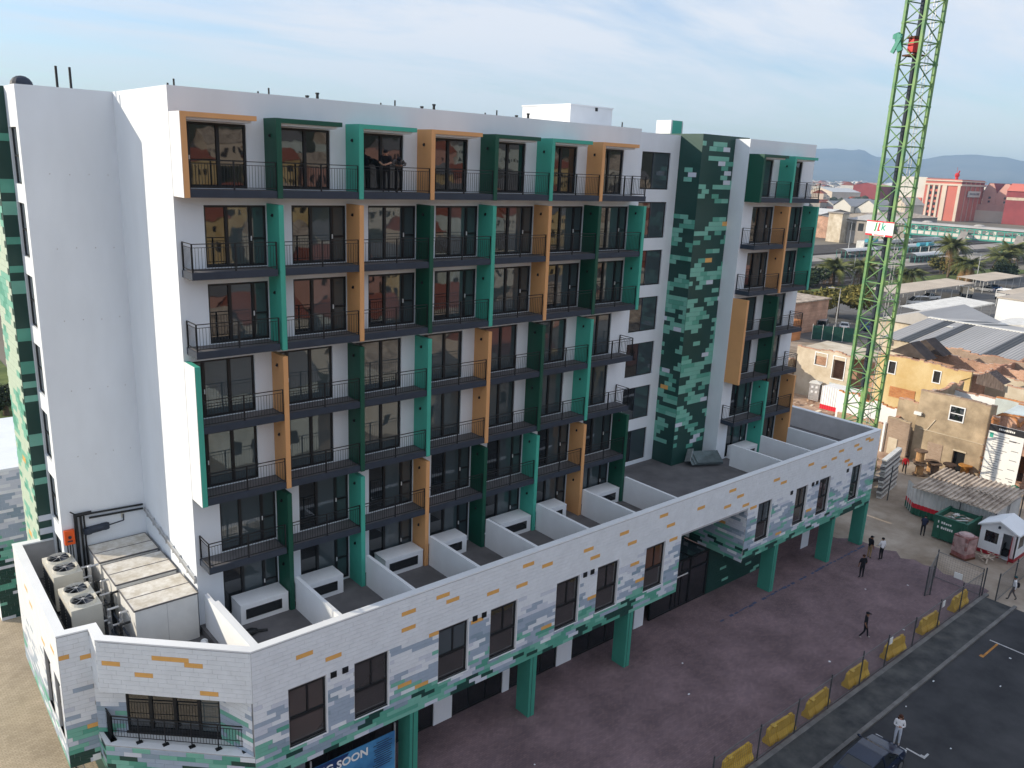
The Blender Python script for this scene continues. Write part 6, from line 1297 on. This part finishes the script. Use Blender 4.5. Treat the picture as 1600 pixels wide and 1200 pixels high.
t = thing('red_shed', 'big dark red clad shed at the right edge of the view', 'shed', (710,190,0)); MB().box(672,150,0,760,209.5,24).obj('wall','maroonroof',t); m_ = MB(); m_.quad((671,209.8,24),(671,150,24),(680,150,29.5),(680,209.8,29.5)); m_.quad((680,150,29.5),(760,150,29.5),(760,209.8,29.5),(680,209.8,29.5)); m_.poly([(671,209.8,24),(680,209.8,29.5),(760,209.8,29.5),(760,209.8,24)]); m_.obj('roof','salmon',t); MB().box(671.8,150,17.5,671.99,209,19.5).obj('clerestory','cplaster',t)
def shed(lb, x0, y0, x1, y1, h, r, wm, rm, axis='x', name='warehouse', cat='warehouse'):
    t = thing(name, lb, cat, ((x0+x1)/2,(y0+y1)/2,0)); MB().box(x0,y0,0,x1,y1,h).obj('wall',wm,t); m_ = MB()
    if axis == 'x': ym_=(y0+y1)/2; m_.quad((x0-.5,y0-.5,h),(x1+.5,y0-.5,h),(x1+.5,ym_,h+r),(x0-.5,ym_,h+r)); m_.quad((x1+.5,y1+.5,h),(x0-.5,y1+.5,h),(x0-.5,ym_,h+r),(x1+.5,ym_,h+r)); m_.poly([(x0,y1,h),(x0,y0,h),(x0,ym_,h+r)],1)
    else: xm_=(x0+x1)/2; m_.quad((x0-.5,y1+.5,h),(x0-.5,y0-.5,h),(xm_,y0-.5,h+r),(xm_,y1+.5,h+r)); m_.quad((x1+.5,y0-.5,h),(x1+.5,y1+.5,h),(xm_,y1+.5,h+r),(xm_,y0-.5,h+r)); m_.poly([(x0,y0,h),(x1,y0,h),(xm_,y0,h+r)],1)
    m_.obj('roof',[rm,wm],t); return t
shed('white gabled house with blue grey roof beyond the station',420,196,450,206,17-4,4,'offwhite','greytin'); shed('long blue grey roofed shed beside the white gabled house',424,182,460,195.5,12,5,'offwhite','greytin'); shed('cream gabled warehouse behind the crane mast',440,176,462,185,15,4,'creamw','creamw'); shed('low pale blue roofed hall at the building edge',365,182,400,215,10,2.4,'concrete','cwhite','y'); shed('red brown brick workshop beyond the station tower',352,163,372,185,9,1.2,'rbrick','concrete'); shed('long dark roofed shed behind the station',372,150,420,180,10.5,1.6,'concrete','rooftin'); shed('pink magenta fronted hall far beyond the sheds',900,420,930,450,22,3,'maroonroof','pinkw'); shed('low dark glass office block beyond the pink hall',930,395,960,420,20,.6,'carsilver','cwhite'); shed('long white roofed distribution hall on the horizon',1000,380,1060,470,22,4,'offwhite','cwhite','y'); shed('pale hall with arched roof left of the pink hall',820,430,880,458,14,4,'creamw','cwhite')
# ================================================================= town spread out to the hills
M['townleaf'] = mat('town_tree_leaf',(.035,.05,.028),.9,.35,.02,col2=(.075,.085,.045)); M['hillrock'] = mat('hill_scrub',(.10,.105,.085),.95,.35,.0012,col2=(.16,.15,.12)); M['roofred'] = mat('red_tiles',(.30,.09,.055),.9,.2,.1); M['roofgrey'] = mat('grey_tiles',(.17,.17,.18),.9,.2,.1)
TCOL = [('white','offwhite'),('cream','creamw'),('pale grey','concrete'),('pinkish','pinkw')]; RCOL = [('pale','cwhite'),('grey','roofgrey'),('red','roofred'),('tin','greytin')]
F2 = Vector((.9055,.4243)); rr = random.Random(12)
def dirpt(ang, d): return Vector((CAM.x+d*math.cos(ang), CAM.y+d*math.sin(ang)))
a_lo, a_hi = math.atan2(.3235,.9462)-.01, math.atan2(.5037,.8639)+.02
cnt = 0
while cnt < 285:
    ang = rr.uniform(a_lo,a_hi); d = 480*math.exp(rr.uniform(0,2.35)); c = dirpt(ang,d)
    if 120 < c.y < 300 and c.x < 800: continue
    if 80 < c.y < 150 and c.x < 950: continue
    w = rr.uniform(7,16)*(1+d/2600); dp = rr.uniform(7,14)*(1+d/2600); h = rr.uniform(4,9)*(1+d/3800)*(2.0 if rr.random() < .10 else 1)
    (cn,wm), (rn,rm) = rr.choice(TCOL), rr.choice(RCOL)
    da = math.degrees(ang); zone = 'right of the silo' if da < 19.0 else 'behind the silo' if da < 22.2 else 'between crane and silo' if da < 25.0 else 'behind the crane mast' if da < 26.6 else 'left of the crane mast' if da < 28.6 else 'beside the building edge'
    sz = 'wide' if w > 19 else 'narrow' if w < 11 else 'middling'; dd = 'nearer' if d < 900 else 'far' if d < 2200 else 'farthest'
    if h > 14: sz = 'tall'
    lb_ = '%s %s %s town building with %s roof, %s' % (dd, sz, cn, rn, zone)
    o = thing('town_building', lb_, 'building', (c.x,c.y,0), rr.choice((0,0,.3,-.4,.8)), '%s %s %s town buildings, %s roofs, %s' % (dd, sz, cn, rn, zone))
    MB().box(-w/2,-dp/2,0,w/2,dp/2,h).obj('wall',wm,o,local=True)
    m_ = MB()
    if rr.random() < .45: m_.box(-w/2-.3,-dp/2-.3,h,w/2+.3,dp/2+.3,h+.6)
    else: m_.quad((-w/2,-dp/2,h),(w/2,-dp/2,h),(w/2,0,h+dp*.28),(-w/2,0,h+dp*.28)); m_.quad((w/2,dp/2,h),(-w/2,dp/2,h),(-w/2,0,h+dp*.28),(w/2,0,h+dp*.28)); m_.poly([(-w/2,dp/2,h),(-w/2,-dp/2,h),(-w/2,0,h+dp*.28)]); m_.poly([(w/2,-dp/2,h),(w/2,dp/2,h),(w/2,0,h+dp*.28)])
    m_.obj('roof',rm,o,local=True)
    if d < 1300:
        wn = MB()
        for k in range(max(2,int(w/3.5))):
            for z in [1.4+3*j for j in range(max(1,int(h/3.2)))]: wn.box(-w/2+.9+k*3.3,-dp/2-.05,z,-w/2+2.3+k*3.3,-dp/2-.005,z+1.3); 
        for k in range(max(1,int(dp/3.5))): wn.box(-w/2-.05,-dp/2+1+k*3.2,1.5,-w/2-.005,-dp/2+2.4+k*3.2,2.8)
        wn.obj('window','glass',o,local=True)
    cnt += 1
tm = MB(); tb = [MB(),MB(),MB()]
for k in range(2600):                                   # the mass of roofs farther out, past what can be told apart
    ang = rr.uniform(a_lo,a_hi); d = 1500*math.exp(rr.uniform(0,1.75)); c = dirpt(ang,d)
    w = rr.uniform(8,22)*(1+d/7000); dp = rr.uniform(8,18); h = rr.uniform(4,11)*(1+d/6500); tb[k%3].box(c.x-w/2,c.y-dp/2,0,c.x+w/2,c.y+dp/2,h)
for m_, mm in zip(tb,('offwhite','creamw','roofgrey')): tag(m_.obj('distant_town',mm), kind='stuff')
for k in range(900):
    ang = rr.uniform(a_lo,a_hi); d = 520*math.exp(rr.uniform(0,2.3)); c = dirpt(ang,d)
    if 75 < c.y < 300 and c.x < 950: continue
    s = rr.uniform(3,6.5)*(1+d/5000)
    for q in range(5): tm.ball((c.x+rr.uniform(-s,s),c.y+rr.uniform(-s,s),s*.5+rr.uniform(-.2,.5)*s),s*.6,s*.6,s*rr.uniform(.4,.7),6,4)
tag(tm.obj('distant_trees','townleaf'), kind='stuff')
# hills: a ridge with two summits, and its foot slopes
hp = [(-.2,.006),(.18,.010),(.28,.018),(.329,.0254),(.347,.0285),(.376,.0301),(.399,.0287),(.423,.0240),(.4475,.0231),(.467,.0251),(.484,.0319),(.494,.0309),(.51,.0320),(.528,.0311),(.56,.026),(.65,.018),(.85,.010),(1.1,.004)]
def hgt(a):
    for (a0,e0),(a1,e1) in zip(hp,hp[1:]):
        if a0 <= a <= a1: t_ = (a-a0)/(a1-a0); t_ = t_*t_*(3-2*t_); return e0+(e1-e0)*t_
    return .003
m_ = MB(); DH = 9000; na, nr_ = 220, 12; V = []
for i in range(na+1):
    a = -.2+1.3*i/na
    for j in range(nr_+1):
        t_ = j/nr_; d = 5600+(DH-5600)*t_ if j < nr_ else 10800
        e = (CAM.z+DH*hgt(a))*(t_**1.7) if j < nr_ else -30
        if j == nr_-1: e = CAM.z+DH*hgt(a)
        e += (vn(a*60,t_*5,1)-.5)*34*t_*(1 if j < nr_-1 else 0) + (vn(a*190,t_*9)-.5)*7*(j == nr_-1)
        c = dirpt(a,d); m_.v.append((c.x,c.y,max(-30,e)))
for i in range(na):
    for j in range(nr_): k = i*(nr_+1)+j; m_.f.append((k,k+nr_+1,k+nr_+2,k+1)); m_.m.append(0)
tag(m_.obj('hills','hillrock',smooth=True), kind='structure')
# ================================================================= left background: garden behind the block
sheet('lawn', -40, 30, 6, 90, .02, 'grass')
for i,(x,y,lb) in enumerate(((2.5,62,'bare brown shrub on the lawn at the left edge'),(0.5,70,'leafy bush at the back of the left lawn'),(-3,76,'tall bush behind the left lawn'))): tree(lb,x,y,[(x+R.uniform(-1.5,1.5),y+R.uniform(-1.5,1.5),1.6+R.uniform(-.6,1.2),1.4,1.4,1.1) for _ in range(6)],60,.25,'leaf' if i else 'leafdark',1.2,None,40+i)
t = thing('mesh_fence', 'wire fence at the foot of the sunlit left podium wall', 'fence', (-4.5,5,0)); pts_ = [(-4.2,13.5),(-4.35,11.0),(-4.45,8.4),(-4.5,5.8),(-4.5,3.2),(-4.5,.6)]
for a,b in zip(pts_,pts_[1:]): fence_panel(a,b,1.9).obj('mesh_panel','fence',t)
for a in pts_: MB().tube((*a,0),(a[0]-.1,a[1],2.0),.035,6).obj('post','post',t)
t = thing('brick_steps', 'low tan brick steps under the podium corner', 'steps', (-4.8,-1,0))
for k in range(4): MB().box(-5.2+k*.35,-3.4,0,-4.86+k*.35,3.0,.14+k*.14).obj('step','lotpavers',t)
# hoarding banner by the road side of the podium
M['bannerblue'] = mat('banner_blue',(.03,.16,.42),.4,.35,.5,col2=(.10,.36,.62)); M['bannerdark'] = mat('banner_dark_blue',(.01,.04,.14),.4,.1,1)
t = thing('banner', 'blue hoarding banner with white words under the podium edge', 'banner', (3,-5,0)); m_ = MB(); m_.box(-1.6,-5.04,.5,6.33,-5.0,2.68); m_.obj('sheet','bannerblue',t); m_ = MB(); m_.box(-1.6,-5.05,1.98,3.6,-5.042,2.675); m_.poly([(3.6,-5.05,1.98),(4.1,-5.05,2.675),(3.6,-5.05,2.675)]); m_.obj('title_band','bannerdark',t)
text_obj('banner_title','COMING SOON',.52,'signwhite',t,(5.0,-5.056,2.14),(1,0,0),(0,0,1),.003,True,0,'RIGHT')
m_ = MB()
for r in range(12):
    w = R.uniform(.9,1.5); w *= .65; m_.box(5.72-w/2,-5.048,2.45-r*.11,5.72+w/2,-5.041,2.485-r*.11)
m_.obj('small_print','ink',t)
for x in (-1.6,2.4,6.37): MB().tube((x,-4.96,0),(x,-4.96,3.0),.04,8).obj('post','zinc',t)
# ================================================================= the street's other side and the slope above it (mirrored in the glass)
M['slope'] = mat('slope_grass',(.035,.05,.03),.95,.4,.02,col2=(.075,.08,.05))
m_ = MB(); hs = lambda x,y: max(0,(-y-88))*.30 + 6*max(0,(-y-95))/100*(vn(x*.02,y*.02)-.5)
nx_,ny_ = 30,16
for i in range(nx_):
    for j in range(ny_):
        x0,x1 = -120+i*16,-104+i*16; y0,y1 = -50-j*22,-72-j*22; m_.quad((x0,y1,hs(x0,y1)-.01),(x1,y1,hs(x1,y1)-.01),(x1,y0,hs(x1,y0)-.01),(x0,y0,hs(x0,y0)-.01))
tag(m_.obj('hillside','slope',smooth=True), kind='structure')
HW = [('white','offwhite'),('cream','creamw'),('yellow','yplaster'),('pink','pinkw'),('pale blue','paneln')]
def house(x, y, z, w, d, h, k, flat=False):
    (cn,wm) = HW[k % 5]; rm, rn = (('roofred','red'),('roofgrey','grey'),('rooftin','rusty'))[k % 3]
    where_ = 'directly across the street' if y > -50 else 'behind the first street row' if y > -85 else 'low on the slope' if y > -115 else 'high on the slope'; hh_ = 'tall' if h > 5 else 'low'; pl_ = 'opposite the corner' if x < 10 else 'opposite the balconies' if x < 60 else 'opposite the far end' if x < 120 else 'far up the street'
    lb_ = '%s %s house with %s roof, %s, %s' % (hh_,cn,rn,where_,pl_); t = thing('street_house', lb_, 'house', (x,y,z), 0, lb_.replace(' house',' houses').replace(' roof,',' roofs,')); MB().box(-w/2,-d/2,-2,w/2,d/2,h).obj('wall',wm,t,local=True); m_ = MB()
    m_.quad((-w/2-.3,-d/2-.3,h),(w/2+.3,-d/2-.3,h),(w/2+.3,0,h+d*.3),(-w/2-.3,0,h+d*.3)); m_.quad((w/2+.3,d/2+.3,h),(-w/2-.3,d/2+.3,h),(-w/2-.3,0,h+d*.3),(w/2+.3,0,h+d*.3)); m_.poly([(-w/2,d/2,h),(-w/2,-d/2,h),(-w/2,0,h+d*.3)]); m_.poly([(w/2,-d/2,h),(w/2,d/2,h),(w/2,0,h+d*.3)]); m_.obj('roof',rm,t,local=True)
    wn = MB()
    for q in range(max(3,int(w/1.9))):
        for zz in ([.9] if h < 4.5 else [.9,3.8]):
            if q == 1 and zz < 1: wn.box(-w/2+.6+q*1.8,d/2+.01,0,-w/2+1.5+q*1.8,d/2+.05,2.1)
            else: wn.box(-w/2+.6+q*1.8,d/2+.01,zz,-w/2+1.4+q*1.8,d/2+.05,zz+1.3)
    wn.obj('window','black',t,local=True)
k = 0
for i in range(13):
    w = rr.uniform(8,13); house(-40+i*15+rr.uniform(-1,1),-40-rr.uniform(0,3),0,w,10,rr.choice((4.2,6.6,6.6)),k); k += 1
for row in range(7):
    y = -60-row*19
    for i in range(18): x = -50+i*15+rr.uniform(-3,3); yy = y+rr.uniform(-4,4); house(x,yy,hs(x,yy),rr.uniform(8,13),rr.uniform(8,11),rr.choice((3.6,4.2,6.4)),rr.randint(0,29)); k += 1
# ================================================================= air
HZ = True
if HZ:
    m_ = MB(); m_.box(-6900,-6900,-1.1,11500,11500,330); hz_o = m_.obj('haze', [], None) if False else None
    me = m_.mesh('haze', mat('haze_air',(.5,.5,.5))); hz_o = bpy.data.objects.new('haze', me); COL.objects.link(hz_o); tag(hz_o, kind='stuff')
    hm = me.materials[0]; hm.node_tree.nodes.clear(); on_ = hm.node_tree.nodes.new('ShaderNodeOutputMaterial'); pv = hm.node_tree.nodes.new('ShaderNodeVolumePrincipled'); pv.inputs['Color'].default_value = (.46,.70,1.0,1); pv.inputs['Density'].default_value = 0.00013; pv.inputs['Anisotropy'].default_value = 0.0; hm.node_tree.links.new(pv.outputs[0], on_.inputs['Volume'])
